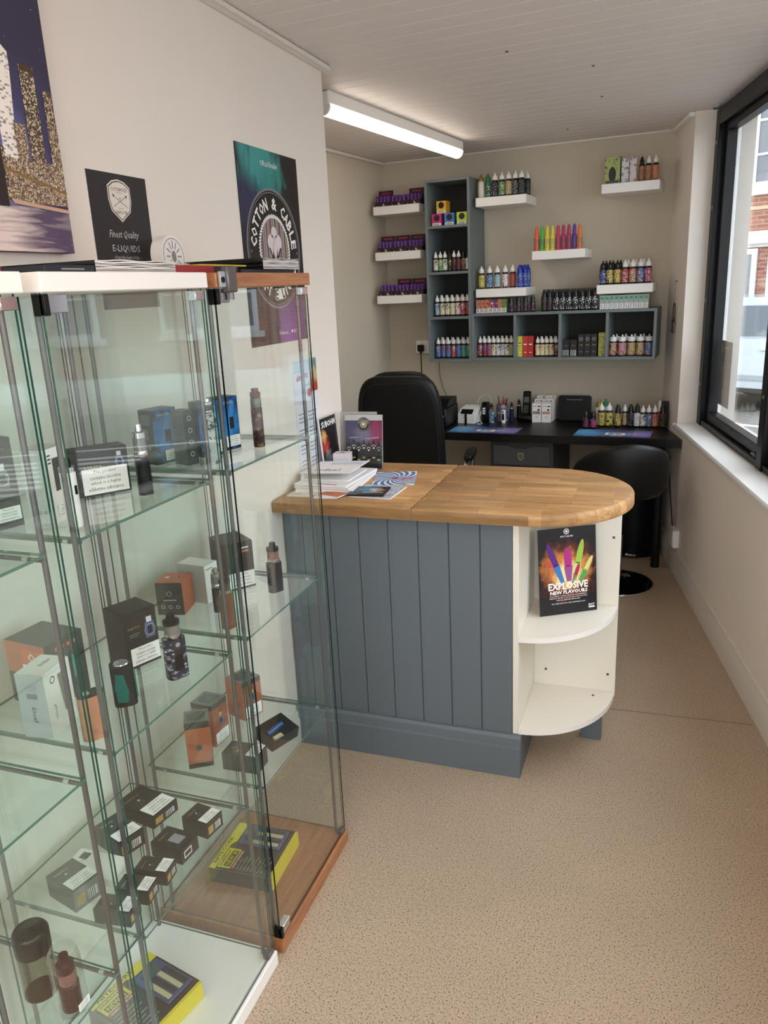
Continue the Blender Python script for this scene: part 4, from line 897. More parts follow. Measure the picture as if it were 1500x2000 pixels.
# assorted bottles on the right of the desk
DK = [(1.372, .335, 'stubby', lm('wine', 'purple', 'black'), 'b', DKB, 'small dark bottle with red label at the left of the desk bottles', 1.1),
      (1.415, .335, 'stubby', lm('magenta', 'purple', 'black'), 'b', DKB, 'small dark bottle with magenta label among the desk bottles', 1.1),
      (1.452, .27, 'shelf_bottle', lm('yellow', 'black', 'yellow', scale=60), 'w', BB, 'left of two yellow label bottles with white nozzle caps', 1.05),
      (1.496, .27, 'shelf_bottle', lm('yellow', 'lime', 'black', scale=60), 'w', BB, 'right of two yellow label bottles with white nozzle caps', 1.05),
      (1.545, .27, 'gorilla', lm('yellow', 'purple', 'wine'), 'b', DKB, 'black-capped yellow and purple label bottle on the desk', 1.05),
      (1.582, .245, 'shortfill', lm('tan', 'yellow', 'brown'), 'w', BB, 'slim tan label bottle with a red-tipped cap on the desk', 1.0),
      (1.616, .255, 'gorilla', lm('black', 'grey', 'dkblue'), 'b', DKB, 'plain black bottle left of the white label bottle', 1.05),
      (1.653, .265, 'tall', lm('white', 'white', 'grey'), 'b', DKB, 'tall black-capped bottle with blank white label on the desk', .98),
      (1.686, .27, 'shortfill', lm('white', 'green', 'dkgreen'), 'w', BB, 'slim white-capped bottle with green and white label on the desk', 1.0),
      (1.718, .272, 'shortfill', lm('blue', 'wine', 'white'), 'w', BB, 'slim white-capped bottle with blue and red label on the desk', 1.02),
      (1.752, .27, 'shortfill', lm('orange', 'blue', 'red'), 'w', BB, 'slim white-capped bottle with orange and blue label on the desk', 1.02),
      (1.425, .20, 'shelf_bottle', lm('white', 'cream', 'grey'), 'gold', CLB, 'white bottle with gold nozzle cap behind the small dark bottles', 1.12),
      (1.465, .205, 'shelf_bottle', lm('white', 'dkgreen', 'cream'), 'g', CLB, 'white bottle with green pointed cap behind the yellow bottles', 1.15),
      (1.795, .262, 'gorilla', lm('black', 'gold', 'black'), 'b', DKB, 'black bottle with gold marks near the right end of the desk', 1.12),
      (1.772, .21, 'marker', lm('orange', 'orange', 'red'), 'w', mat('orange_plastic', '#d9662c', .4), 'orange bottle leaning at the right end behind the black bottles', 1.05)]
for (u, w, kd, lb, cp, bo, lab, sc_) in DK: bottle(kd, lb, caps[cp], bo, lab, on_desk(u, w), group='loose bottles on the right of the desk', scale=sc_)
carton('black_carton', 'black carton with white printed panel at the right end of the desk', 'box', on_desk(1.803, .20), AB - .1, .040, .040, .142, DARKC, prints=[('printed_label', lambda q, w, d, h: (setattr(q, 'T', FRONT(d / 2)), q.disc(0, h * .62, w * .2, INKW, .0006, 12), p_lines(q, -w * .3, w * .3, h * .5, 4, h * .06, GREYI)))])

# =================================================================== OFFICE CHAIR
def rb(p, T): return T @ Vector(p)
t = thing('office_chair', 'black leather high-back office chair drawn up to the desk', 'chair', (-1.275, 3.98, 0), R(6))
# local: the sitter faces +Y (the desk); the back is on the -Y side
b = MB(); b.sball((0, .02, .49), (.25, .25, .06), .45, LEATHER, 32, 12); b.build('seat', t)
def back_warp(v):
    k_ = 1 - .10 * max(0, v.z / .36) ** 2; bend = .05 * (v.z / .36) ** 2
    return Vector((v.x * k_, v.y - .06 - .16 * (v.z / .72) + bend * .3, v.z))
b = MB(); b.sball((0, -.21, .835), (.218, .045, .335), .38, LEATHER, 36, 20, back_warp); bk_ = b.build('backrest', t)
b = MB(); b.sball((0, -.16, .855), (.200, .045, .33), .5, LEATHER, 36, 18, back_warp); b.build('padding', bk_)
b = MB(); pts = []
SEAM = mat('black_piping', '#1b1b1e', .35)
for i in range(41):
    a = -pi * .0 + 2 * pi * i / 40; sg = lambda x, p: math.copysign(abs(x) ** p, x)
    v = Vector((.192 * sg(cos(a), .38), 0, .30 * sg(sin(a), .38))); v = back_warp(v); pts.append(Vector((v.x, v.y - .045 - .21, v.z + .835)))
b.tube(pts, .003, SEAM, 5); b.build('piping', bk_)
for s_ in (-1, 1):
    b = MB(); b.tube([(s_ * .26, .14, .50), (s_ * .30, .17, .60), (s_ * .31, .12, .68), (s_ * .31, -.06, .69), (s_ * .29, -.17, .62), (s_ * .25, -.19, .52)], .014, CHROME, 10); ar = b.build('armrest_frame', t)
    b = MB(); b.sball((s_ * .31, .03, .70), (.028, .13, .022), .6, LEATHER, 18, 10); b.build('armrest_pad', ar)
b = MB(); b.cyl((0, 0, .12), (0, 0, .44), .027, CHROME, 16); b.cyl((0, 0, .10), (0, 0, .24), .036, BLACK, 16); b.build('gas_column', t)
for i in range(5):
    a = 2 * pi * i / 5 + .3; b = MB(); b.T = Matrix.Rotation(a, 4, 'Z'); b.box(.03, -.02, .085, .30, .02, .115, BLACK, .006); lg = b.build('base_leg', t)
    b = MB(); b.T = Matrix.Rotation(a, 4, 'Z'); b.cyl((.29, -.022, .028), (.29, .022, .028), .028, BLACK, 14); b.cyl((.29, 0, .03), (.29, 0, .09), .007, CHROME, 8); b.build('castor', lg)

# =================================================================== BAR STOOL
t = thing('bar_stool', 'black padded bar stool with curved back at the end of the desk', 'stool', (-.19, 4.08, 0), R(16))
def shell(r_out, r_in, m, name):
    b = MB(); n = 56; vs = []; rows = 14
    for i in range(n):
        a = 2 * pi * i / n
        # back toward -Y (the camera), opening toward the desk
        k_ = max(0, (.25 - sin(a)) / 1.25) ** .9; top = .60 + .205 * k_ + (.02 if k_ == 0 else 0)
        prof = [(.0, .490), (.12, .492), (r_out * .86, .515), (r_out * .97, .555), (r_out, .60 if k_ < .1 else .62)]
        zt = top
        prof += [(r_out * (1.0 + .015 * k_), (.61 + zt) / 2), (r_out * 1.0, zt - .02), (r_out * .965, zt), (r_in * 1.03, zt - .004), (r_in, zt - .03), (r_in * .99, .60), (r_in * .9, .575), (r_in * .5, .585), (.0, .587)]
        for (r, z) in prof: vs.append((r * cos(a), r * sin(a), z))
    P = len(prof); fs = []
    for i in range(n):
        for j in range(P - 1): fs.append((i * P + j, i * P + j + 1, ((i + 1) % n) * P + j + 1, ((i + 1) % n) * P + j))
    b.raw(vs, [f[::-1] for f in fs], m); return b.build(name, t, ang=80)
shell(.245, .195, LEATHER, 'seat_shell')
b = MB(); b.lathe([(.0, .586), (.17, .588), (.188, .60), (.188, .612), (.17, .625), (.0, .63)], LEATHER, 40, cy=.01); b.build('seat_cushion', t)
b = MB(); b.cyl((0, 0, .02), (0, 0, .49), .025, BLACK, 18); b.cyl((0, 0, .02), (0, 0, .28), .03, CHROME, 18); b.build('column', t)
b = MB(); b.lathe([(.0, 0), (.192, 0), (.195, .004), (.19, .010), (.12, .018), (.05, .030), (.032, .045), (.0, .045)], mat('gloss_black_metal', '#060606', .08, .0, 1.0), 48); b.build('base', t)
b = MB(); b.lathe([(.1935, .001), (.1965, .003), (.1935, .008)], CHROME, 48, caps=False); b.build('base_rim', t)
t = thing('waste_bin', 'tall round black bin under the right end of the desk', 'bin', (-.13, 4.665, 0), 0)
b = MB(); b.lathe([(.0, 0), (.145, 0), (.155, .01), (.16, .55), (.155, .56), (.0, .58)], mat('satin_black_bin', '#040405', .5, spec=.2), 36); b.build('body', t)
b = MB(); b.lathe([(.156, .0), (.165, .004), (.165, .03), (.156, .034)], BLACK, 36, caps=False); b.build('base_ring', t)
b = MB(); b.box(-.03, -.195, .02, .03, -.155, .035, CHROME, .004); b.build('pedal', t)

# sockets, cables and the keys
t = thing('wall_socket', 'white double socket on the back wall beside the cubby tower', 'socket', bw(.262, 0, 1.155), AB)
b = MB(); b.box(-.073, -.012, 0, .073, -.0005, .086, GLOSSW, .003); b.build('face_plate', t)
for x in (-.035, .035): b = MB(); b.box(x - .006, -.015, .066, x + .006, -.0122, .078, GLOSSW, .001); b.build('switch', t)
b = MB(); b.T = Matrix.Translation((-.033, -.013, .036)); b.box(-.022, -.028, -.022, .022, 0, .022, BLACK, .006); b.cyl((0, -.015, -.02), (0, -.015, -.038), .006, BLACK); tag(b.build('plug', None, bw(.262, 0, 1.155), AB), 'black plug in the white wall socket', 'plug')
cable('black cable hanging from the plug down to the desk', [bw(.2295, .028, 1.150), bw(.228, .022, 1.05), bw(.226, .012, .90), bw(.232, .012, .70)], .0035, BLACK)
cable('thin brown cable hanging under the cubby units to the printer', [bw(.352, .012, 1.127), bw(.353, .012, 1.02), bw(.375, .014, .93), bw(.408, .04, .875), bw(.42, .10, DZ + .05)], .002, mat('brown_cable', '#4a3a2e', .5))
t = thing('key_bunch', 'bunch of dark keys on a loop hanging from a wall hook', 'keys', rw(.285, -.004, 1.55), AR - pi / 2)
BR_ = mat('aged_brass', '#4a3a22', .4, .6)
b = MB(); b.cyl((0, .003, 0), (0, -.012, .002), .002, BR_, 6); b.build('hook', t)
b = MB(); b.tube([(0, -.010, .0), (.002, -.008, -.06), (0, -.008, -.115)], .001, BR_, 5); b.tube([(.026 * sin(2 * pi * i / 24), -.008, -.165 + .05 * cos(2 * pi * i / 24)) for i in range(25)], .0028, BR_, 5); b.build('loop', t)
for i, (x, a) in enumerate(((-.012, .18), (.0, -.05), (.014, -.25), (.004, .35))):
    b = MB(); b.T = Matrix.Translation((x, -.008 - i * .0024, -.212)) @ Matrix.Rotation(a, 4, 'Y') @ FRONT(0); b.ring(0, 0, .004, .011, BR_, 0, 14); b.prism([(-.003, -.01), (.003, -.01), (.003, -.05), (.009, -.052), (.009, -.060), (.003, -.062), (-.003, -.066)], 0, .002, BR_); b.prism([(.011 * cos(2 * pi * k2 / 12), .011 * sin(2 * pi * k2 / 12)) for k2 in range(12)], 0, .002, BR_); b.build('key', t, smooth=False)
t = thing('junction_box', 'white cable box on the wall low beside the desk leg', 'junction box', rw(-.10, 0, .155), AR - pi / 2)
b = MB(); b.box(-.05, -.034, 0, .05, -.0005, .10, GLOSSW, .004); b.build('box', t)
b = MB(); b.box(-.044, -.0365, .006, .044, -.0342, .094, GLOSSW, .001); b.build('cover', t)
cable('dark cable running from the junction box up under the desk', [rw(-.045, -.012, .20), rw(.02, -.008, .24), rw(.10, -.008, .36), rw(.16, -.008, .46), rw(.18, -.008, .60)], .003, BLACK)

# =================================================================== SERVICE COUNTER
OAK1 = wood_mat('oak_butcher_block', '#a67a4b', '#c29663', '#d2aa78', 5.0, (1.2, 14, 14), .45, (.19, .040))
OAK2 = wood_mat('oak_butcher_block_left', '#a07446', '#be915e', '#cfa674', 5.0, (1.2, 14, 14), .45, (.17, .040), 3.7)
t = thing('shop_counter', 'blue-grey panelled counter with a round-ended oak top and white end shelves', 'counter', (-1.195, 2.185, 0))
# local: x along the counter, y towards the back
def slab(out, z0, z1, m, name, round_end):
    n = len(out); b = MB()
    lv = [(z0, .004), (z0 + .004, .0), (z1 - .010, .0), (z1 - .004, .003), (z1, .010)]
    nr = []
    for i in range(n):
        p, q, r = Vector(out[i - 1]), Vector(out[i]), Vector(out[(i + 1) % n])
        d = ((q - p).normalized() + (r - q).normalized()).normalized(); k_ = Vector((-d.y, d.x)); nr.append(k_)
    vs = []
    for (z, ins) in lv: vs += [(out[i][0] + nr[i].x * ins * fixm[i], out[i][1] + nr[i].y * ins * fixm[i], z) for i in range(n)]
    fs = [(j * n + i, j * n + (i + 1) % n, (j + 1) * n + (i + 1) % n, (j + 1) * n + i) for j in range(len(lv) - 1) for i in range(n)]
    fs += [tuple(range(n - 1, -1, -1)), tuple((len(lv) - 1) * n + i for i in range(n))]
    b.raw(vs, fs, m); return b.build(name, t, ang=50)
cx_, cy_, rr = .828, .30, .30
arc = [(cx_ + rr * cos(R(a)), cy_ + rr * sin(R(a))) for a in range(-90, 91, 5)]
outl = [(.481, 0.0)] + arc + [(.481, .6)]
fixm = [0.7] + [1] * len(arc) + [0.7]
slab(outl, .890, .932, OAK1, 'oak_top', True)
fixm = [1, .7, .7, 1]
slab([(.0, 0), (.4802, 0), (.4802, .6), (.0, .6)], .890, .932, OAK2, 'oak_top', False)
for i in range(8):
    x1 = .782 - i * .1018; x0 = max(.002, x1 - .1018)
    b = MB(); b.box(x0 + .0006, .065, .13, x1 - .0006, .077, .890, BLUEP, .0022); b.build('panel_board', t, smooth=False)
    if i: b = MB(); b.box(x1 + .0035, .0635, .13, x1 + .0085, .066, .889, BLUEP, .0012); b.build('bead', t, smooth=False)
b = MB(); b.T = Matrix(((0, 0, 1, .002), (1, 0, 0, 0), (0, 1, 0, 0), (0, 0, 0, 1)))
b.prism([(.040, 0), (.077, 0), (.077, .150), (.055, .150), (.048, .140), (.046, .112), (.040, .108)], 0, .811, BLUEP); b.build('plinth', t, smooth=False)
b = MB(); b.box(.795, .078, 0, .813, .35, .145, BLUEP, .001); b.build('plinth_return', t)
b = MB(); b.box(.98, .34, 0, 1.05, .38, .148, BLUEP, .001); b.build('plinth_foot', t)
b = MB(); b.box(.784, .066, .150, .802, .395, .890, OFFW, .001); b.build('side_board', t)
b = MB(); b.box(.802, .395, .148, 1.088, .412, .890, OFFW, .001); b.build('back_board', t)
b = MB(); b.box(.002, .078, .05, .784, .545, .889, OFFW); b.build('carcass', t)
for z0, nm in ((.150, 'end_shelf'), (.482, 'end_shelf'), (.872, 'end_shelf')):
    b = MB(); q = [(.8025, .3945)] + [(.8025 + .283 * cos(R(a)), .3945 + .283 * sin(R(a)) * 1.16) for a in range(-90, 1, 5)]
    b.prism(q, z0, z0 + .018, OFFW, WHITE); b.build(nm, t, smooth=True, ang=25)
HOLE = mat('brown_screw_cap', '#4f4133', .6)
for (x, z) in ((1.065, .746), (1.062, .235), (.845, .228)): b = MB(); b.cyl((x, .3955, z), (x, .3935, z), .0045, HOLE, 12); b.build('screw_cap', t)
b = MB(); b.cyl((1.017, .352, .1678), (1.017, .352, .1692), .0045, HOLE, 12); b.build('screw_cap', t)

# printed card on the middle end shelf
def flat_thing(name, label, cat, loc, rz, w, h, m, th=.0016, rx=0.0, group=None, edge=None):
    t = thing(name, label, cat, loc, rz, group, rx=rx)
    b = MB(); b.box(-w / 2, -th / 2, 0, w / 2, th / 2, h, edge or PAPER, faces=None)
    b.build('sheet', t, smooth=False)
    b = MB(); b.T = FRONT(th / 2); b.rect(-w / 2 + .0004, .0004, w / 2 - .0004, h - .0004, m, .0003); b.build('printed_face', t, smooth=False)
    return t
FLASH = blob_mat('explosion_print', '#16151b', [(0, 0, .15, .115, '#7c3420', 1.0), (-.03, 0, .16, .075, '#c9803f', 1.1), (.03, 0, .15, .07, '#c98a4a', 1.1), (0, 0, .135, .055, '#f0dca0', 1.3)], .35, 38, .55)
t = flat_thing('flavour_poster', 'black EXPLOSIVE NEW FLAVOURS card propped on the white end shelf', 'poster', (-.262, 2.476, .5012), R(31), .206, .297, FLASH, rx=R(-6), edge=DARKC)
def boost(b, x, y, ang, L, w, c1, c2):
    T0 = b.T.copy(); b.T = T0 @ Matrix.Translation((x, y, 0)) @ Matrix.Rotation(ang, 4, 'Z')
    tip = [(w / 2 * cos(R(a)), L * .62 + L * .38 * sin(R(a))) for a in range(0, 181, 15)]
    b.poly([(-w * .46, L * .42), (w * .46, L * .42)] + tip, c1, .001); b.poly([(-w * .30, 0), (w * .30, 0), (w * .58, L * .44), (-w * .58, L * .44)], c2, .0008); b.rect(-w * .3, L * .44, w * .3, L * .46, INKK, .0013); b.T = T0
b = MB(); b.T = FRONT(.0009)
pm = lambda n, h: mat('print_' + n, h, .4)
boost(b, -.018, .108, R(21), .150, .022, pm('violet', '#5b2380'), pm('sky', '#3b78b8'))
boost(b, .004, .112, R(2), .118, .027, pm('hot_magenta', '#b02a83'), pm('mauve', '#93508f'))
boost(b, .022, .108, R(-13), .148, .022, pm('lime_green', '#9dbf4a'), pm('pale_lime', '#c9d29a'))
boost(b, .018, .105, R(-20), .070, .014, pm('cherry', '#b3263a'), pm('plum', '#7d3b5a'))
boost(b, .044, .108, R(-28), .096, .016, pm('pale_yellow', '#d8cf7e'), pm('leaf_green', '#3fa24f'))
boost(b, -.050, .148, R(30), .052, .014, pm('coral', '#c9453f'), pm('salmon', '#c96a50'))
k_ = b.build('printed_bottles', t, smooth=False); k_['kind'] = 'stuff'
b = MB(); b.T = FRONT(.0013)
b.text('EXPLOSIVE', 0, .098, .026, INKW, .0006, w=.142, bold=.03); b.text('NEW FLAVOURS', .002, .076, .0135, INKW, .0006, w=.134, bold=.03); b.build('headline', t, smooth=False)
b = MB(); b.T = FRONT(.0013); b.text('STRAWBERRY SCREAM, GRAPPLE & SLAMMERBERRY,', 0, .0635, .0042, INKW, .0006, w=.135); b.text('MENTHOL MELTER, SOUR SAUCER & TROPICAL TIDE', 0, .0565, .0042, INKW, .0006, w=.135); b.text('HAVE ALL BEEN REFORMULATED', 0, .0495, .0042, INKW, .0006, w=.085)
b.text('TEST THEM NOW FOR A NEW TASTE EXPLOSION.', 0, .038, .0042, INKW, .0006, w=.122); b.text('RIOT', .083, .0225, .008, INKW, .0006, w=.021, bold=.02); b.rect(.072, .0115, .094, .0165, INKW, .0006); b.build('small_print', t, smooth=False)
b = MB(); b.T = FRONT(.0013); b.ring(-.002, .284, .0075, .0098, INKW, .0006, 28); b.disc(-.002, .284, .0048, INKW, .0006, 16); b.text('RIOT SQUAD', -.001, .267, .007, INKW, .0006, w=.045, bold=.02); b.build('emblem', t, smooth=False)

# things lying and standing on the left of the counter top
CT = .9325
STP = blob_mat('stand_print', '#241f33', [(-.045, 0, .15, .06, '#4a4a7c', 1.0), (.045, 0, .14, .06, '#b0356f', 1.1), (.0, 0, .13, .045, '#8d86a8', 1.0), (0, 0, .02, .075, '#1a1a1c', 1.2)], .3, 30, .5)
def stand(label, loc, rz, printed):
    t = thing('leaflet_stand', label, 'leaflet stand', loc, rz, rx=R(-8))
    b = MB(); b.box(-.0735, -.004, 0, .0735, -.0015, .203, WHITE); b.build('card', t, smooth=False)
    b = MB(); b.box(-.0755, -.007, 0, .0755, -.0045, .205, CLEARP); b.box(-.0755, .0005, 0, .0755, .003, .205, CLEARP); b.box(-.0755, -.0045, -.001, .0755, .0005, .0, CLEARP); b.box(-.0755, -.03, .0, .0755, -.007, .002, CLEARP); b.build('clear_holder', t, smooth=False)
    b = MB(); b.T = FRONT(.0042)
    if printed:
        b.rect(-.0725, .002, .0725, .182, STP); b.build('printed_face', t, smooth=False)
        b = MB(); b.T = FRONT(.0043); b.disc(.0, .168, .026, INKK, .0003, 32); b.ring(0, .168, .022, .0245, GREYI, .0005, 32); b.disc(0, .168, .015, mat('print_sand', '#a8967c', .5), .0005, 28); b.poly([(-.007, .168), (0, .162), (.007, .168), (0, .175)], INKW, .0008)
        b.arc_text('COTTON & CABLE', 0, .168, .0185, .0045, R(165), R(15), INKW, .0006); b.build('emblem', t, smooth=False)
        for i in range(7):
            x = -.058 + i * .0195; z = .034 if i % 2 else .026
            b = MB(); b.T = FRONT(.0043); b.rect(x - .007, z + .012, x + .007, z + .055, INKK, .0003 + i * .00005); b.poly([(x - .006, z + .055), (x + .006, z + .055), (x + .002, z + .075), (x - .002, z + .075)], INKK, .0003 + i * .00005); b.ring(x, z + .050, .0055, .0075, INKW, .0006, 14, 0, pi); b.disc(x, z + .045, .0035, INKW, .0006, 10); b.rect(x - .006, z + .006, x + .006, z + .012, mat('print_yellowgrey', '#b9b27a', .5), .0006); b.build('printed_bottle', t, smooth=False)
        b = MB(); b.T = FRONT(.0043); b.text('Craft E-Liquid', -.04, .118, .006, INKW, .0006, w=.035, rot=.08); b.text('Premium Blends', .035, .117, .006, INKW, .0006, w=.05, rot=.1); b.build('lettering', t, smooth=False)
    else:
        b.rect(-.06, .01, .06, .17, mat('stand_grey', '#8f8a90', .5)); b.build('printed_face', t, smooth=False)
    return t
stand('clear stand with purple printed leaflet of seven dark bottles on the counter', (-1.048, 2.655, CT + .002), R(4), True)
stand('clear stand with a mostly white card behind the purple leaflet', (-1.095, 2.722, CT + .002), R(2), False)
MAGP = blob_mat('magazine_cover', '#1c1b1e', [(-.045, 0, .10, .045, '#b8433a', 1.0), (-.05, 0, .135, .03, '#d8a86a', 1.0), (-.03, 0, .05, .04, '#8b8f93', 1.0)], .25, 45, .7)
t = flat_thing('magazine', 'black cover magazine standing against the wall on the counter', 'magazine', (-1.168, 2.635, CT + .0005), R(90), .148, .203, MAGP, th=.006, rx=R(-4))
b = MB(); b.T = FRONT(.0033); b.text('SUBOHM', .002, .178, .024, INKW, .0006, w=.125, bold=.03); b.build('lettering', t, smooth=False)
carton('small_box', 'white vape box with pink side, lower of two by the magazine', 'box', (-1.105, 2.585, CT), R(12), .062, .05, .045, WHITE, mat('card_pink_side', '#b35f9a', .5), WHITE, prints=[('printed_label', lambda q, w, d, h: (setattr(q, 'T', FRONT(d / 2)), q.disc(0, h * .68, .005, INKK, .0006, 12), q.text('vype', 0, h * .36, .006, INKK, .0006), q.rect(-w * .42, .004, -w * .2, h * .65, mat('card_maroon', '#3a2030', .5), .0006)))], flap=False)
carton('small_box', 'plain pale box, upper of two by the magazine', 'box', (-1.105, 2.588, CT + .0455), R(7), .060, .05, .032, mat('pale_pinkish_card', '#d8cdd0', .5), None, WHITE, prints=[('lid_print', lambda q, w, d, h: (setattr(q, 'T', TOP(h)), q.rect(-w * .15, -d * .1, w * .15, d * .12, GREYI, .0006)))], flap=False)
# stack of papers with a part-lifted cover card
for i, (w_, d_, h_, a, z, nm, mm) in enumerate(((.205, .285, .012, 4, 0, 'thick white brochure at the bottom of the paper stack', PAPER), (.200, .280, .008, 0, .0125, 'white catalogue in the middle of the paper stack', mat('offwhite_paper', '#e2dddb', .6)), (.195, .27, .006, -3, .021, 'white booklet on top of the paper stack', PAPER))):
    b = MB(); b.box(-w_ / 2, -d_ / 2, 0, w_ / 2, d_ / 2, h_, mm, .0008)
    o = tag(b.build('booklet', None, (-1.068, 2.440, CT + z), R(a), smooth=False), nm, 'booklet', 'paper stack on the counter')
    b = MB(); b.T = TOP(h_)
    for k2 in range(9): b.rect(w_ * .10, d_ * .42 - k2 * .018, w_ * .42, d_ * .42 - k2 * .018 - .0025, mat('lilac_print', '#b9a7b3', .6), .0003)
    b.rect(-w_ * .1, -d_ * .47, w_ * .3, -d_ * .44, mat('red_print', '#a8484a', .5), .0003); b.build('printing', o, smooth=False)['kind'] = 'stuff'
t = thing('folder', 'white folder with slanting raised cover lettered in black on the paper stack', 'folder', (-1.078, 2.452, CT + .0275))
CVT = Matrix.Translation((-.095, 0, .022)) @ Matrix.Rotation(R(-2.5), 4, 'Y')
b = MB(); b.T = CVT; b.box(0, -.095, 0, .190, .095, .002, PAPER); cv = b.build('cover', t, smooth=False)
b = MB(); b.T = CVT; b.text('ridtel', .088, -.050, .026, INKK, .0026, w=.095); b.build('lettering', cv, smooth=False)
b = MB(); b.T = CVT; b.rect(.06, .035, .18, .07, mat('pale_blue_print', '#c9dbe6', .5), .0023); b.build('printed_panel', cv, smooth=False)
b = MB(); b.box(-.095, -.09, 0, .085, .09, .003, PAPER); b.build('inner_leaf', t, smooth=False)
b = MB(); b.box(-.094, -.085, .003, -.086, .085, .0215, PAPER); b.build('spine', t, smooth=False)
def swirl(q, w, h, n, m):
    for i in range(n):
        a0 = 2 * pi * i / n; vs = []; fs = []
        for k2 in range(9):
            r = .006 + .105 * k2 / 8; a = a0 + 1.0 * (k2 / 8); da = pi / n * .55
            for s2 in (-1, 1):
                x = r * cos(a + s2 * da) - .0; y = r * sin(a + s2 * da); vs.append((max(-w / 2, min(w / 2, x)), max(-h / 2, min(h / 2, y)), .0003))
        for k2 in range(8): fs.append((2 * k2, 2 * k2 + 1, 2 * k2 + 3, 2 * k2 + 2))
        q.raw(vs, fs, m)
b = MB(); b.box(-.074, -.1, 0, .074, .1, .0012, PAPER); o = tag(b.build('flyer', None, (-.885, 2.535, CT), R(14), smooth=False), 'white flyer printed with a blue swirl lying on the counter', 'flyer')
b = MB(); b.T = TOP(.0012); swirl(b, .148, .2, 18, mat('swirl_blue', '#3f77b0', .5)); b.disc(0, 0, .012, mat('swirl_red', '#a83a5a', .5), .0008, 14); b.poly([(.02, -.03), (.06, -.01), (.065, .01), (.03, .0)], mat('swirl_pink', '#c06a86', .5), .0008); b.poly([(.03, -.085), (.05, -.06), (.06, -.08)], mat('swirl_gold', '#d9b34a', .5), .0008); b.build('printing', o, smooth=False)['kind'] = 'stuff'
b = MB(); b.box(-.074, -.08, 0, .074, .08, .003, PAPER); o = tag(b.build('leaflet', None, (-.880, 2.345, CT), R(-2), smooth=False), 'pale blue and red leaflet under the black booklet on the counter', 'leaflet')
b = MB(); b.T = TOP(.003); b.rect(-.073, -.079, .073, .079, ramp_mat('leaflet_print', ['#c3d3e2', '#4f7fb0', '#e8e6e6', '#a84a4a', '#e4e8ee'], 30), .0003); b.build('printed_face', o, smooth=False)
b = MB(); b.box(-.062, -.055, 0, .062, .055, .006, DARKC, .001); o = tag(b.build('booklet', None, (-.905, 2.325, CT + .0035), R(6), smooth=False), 'small black booklet with a colourful cover lying near the counter front', 'booklet')
b = MB(); b.T = TOP(.006); b.rect(-.061, -.054, .061, .054, blob_mat('booklet_print', '#1b1a22', [(0, .015, 0, .05, '#3f8fae', 1.0), (.02, .01, 0, .025, '#d8d4cc', 1.0), (.035, .01, 0, .02, '#c9893f', 1)], .35, 60, .7), .0003); b.text('AlaPurrsson', .018, -.025, .011, INKW, .0008, w=.07, bold=.02); b.build('printed_face', o, smooth=False)
for i, (x, y, a, c, nm) in enumerate(((-1.03, 2.262, 8, '#efece8', 'white business card lying at the counter front'), (-1.015, 2.275, -14, '#c06a3a', 'orange printed card partly on the white card'), (-1.125, 2.268, 3, '#e6dfd8', 'pale card at the left end of the counter top'))):
    b = MB(); b.box(-.0425, -.0275, 0, .0425, .0275, .003, PAPER); o = tag(b.build('business_card', None, (x, y, CT + (.0035 if i == 1 else 0)), R(a), smooth=False), nm, 'card')
    b = MB(); b.T = TOP(.003); b.rect(-.02 if i == 0 else -.042, -.027, .042, .027, mat('card_face_%d' % i, c, .5), .0003); b.rect(-.035, -.005, .0, .0, INKK if i == 0 else mat('card_dark_red', '#7a2a20', .5), .0006); b.build('printed_face', o, smooth=False)

# =================================================================== PICTURES ON THE LEFT WALL
LWX = -1.1995
t = thing('canvas_print', 'large canvas picture of a city skyline at night above the cabinets', 'picture', (LWX, .983, 1.685), R(90))
b = MB(); b.box(-.404, -.031, 0, .404, 0, .62, mat('canvas_edge', '#4a3f48', .7)); b.build('canvas', t, smooth=False)
SKYN = blob_mat('night_sky_print', '#36324a', [(.3, 0, .2, .16, '#4a4a78', .6), (.25, 0, .14, .14, '#7d6d98', .8), (.2, 0, .2, .14, '#5b70ae', .7)], .6, 6, .3)
b = MB(); b.T = FRONT(.0312); b.rect(-.4035, .075, .4035, .6195, SKYN, 0); b.build('printed_sky', t, smooth=False)
WT = blob_mat('night_water_print', '#a08f98', [(.25, 0, .04, .5, '#c9b5b0', .8), (.3, 0, .05, .3, '#5b4d66', .9), (.22, 0, .01, .12, '#e0cfc8', .9)], .6, 9, 1.1, (1, 1, 10))
b = MB(); b.T = FRONT(.0312); b.rect(-.4035, .0005, .4035, .082, WT, .0002); b.build('printed_water', t, smooth=False)
Ln = lambda y, z: (y - .983, z - 1.685)
lg1 = light_grid_mat('tower_lights_white', '#7f7a80', '#f2e9e0', .006, .0035, .05); lg2 = light_grid_mat('tower_lights_warm', '#4f4038', '#d9c3a0', .0028, .0026, .58); lg3 = light_grid_mat('tower_lights_dense', '#65544a', '#cfb697', .0024, .0022, .5)
def tower(y0, y1, z0, z1, m, k=.001):
    b = MB(); b.T = FRONT(.0312); a0, b0 = Ln(y0, z0); a1, b1 = Ln(y1, z1); b.rect(a0, b0, a1, b1, m, k); b.build('printed_tower', t, smooth=False)
b = MB(); b.T = FRONT(.0312); P1 = [Ln(1.236, 1.79), Ln(1.275, 1.79), Ln(1.270, 1.87), Ln(1.283, 2.01), Ln(1.283, 2.035), Ln(1.262, 2.05), Ln(1.240, 2.035), Ln(1.236, 1.9)]; b.poly(P1, lg1, .001); b.line(*Ln(1.262, 2.05), *Ln(1.262, 2.11), .004, INKW, .001); b.build('printed_tower', t, smooth=False)
tower(1.306, 1.343, 1.79, 2.020, lg2); tower(1.308, 1.341, 2.010, 2.022, mat('tower_cap', '#4d3828', .6), .0013)
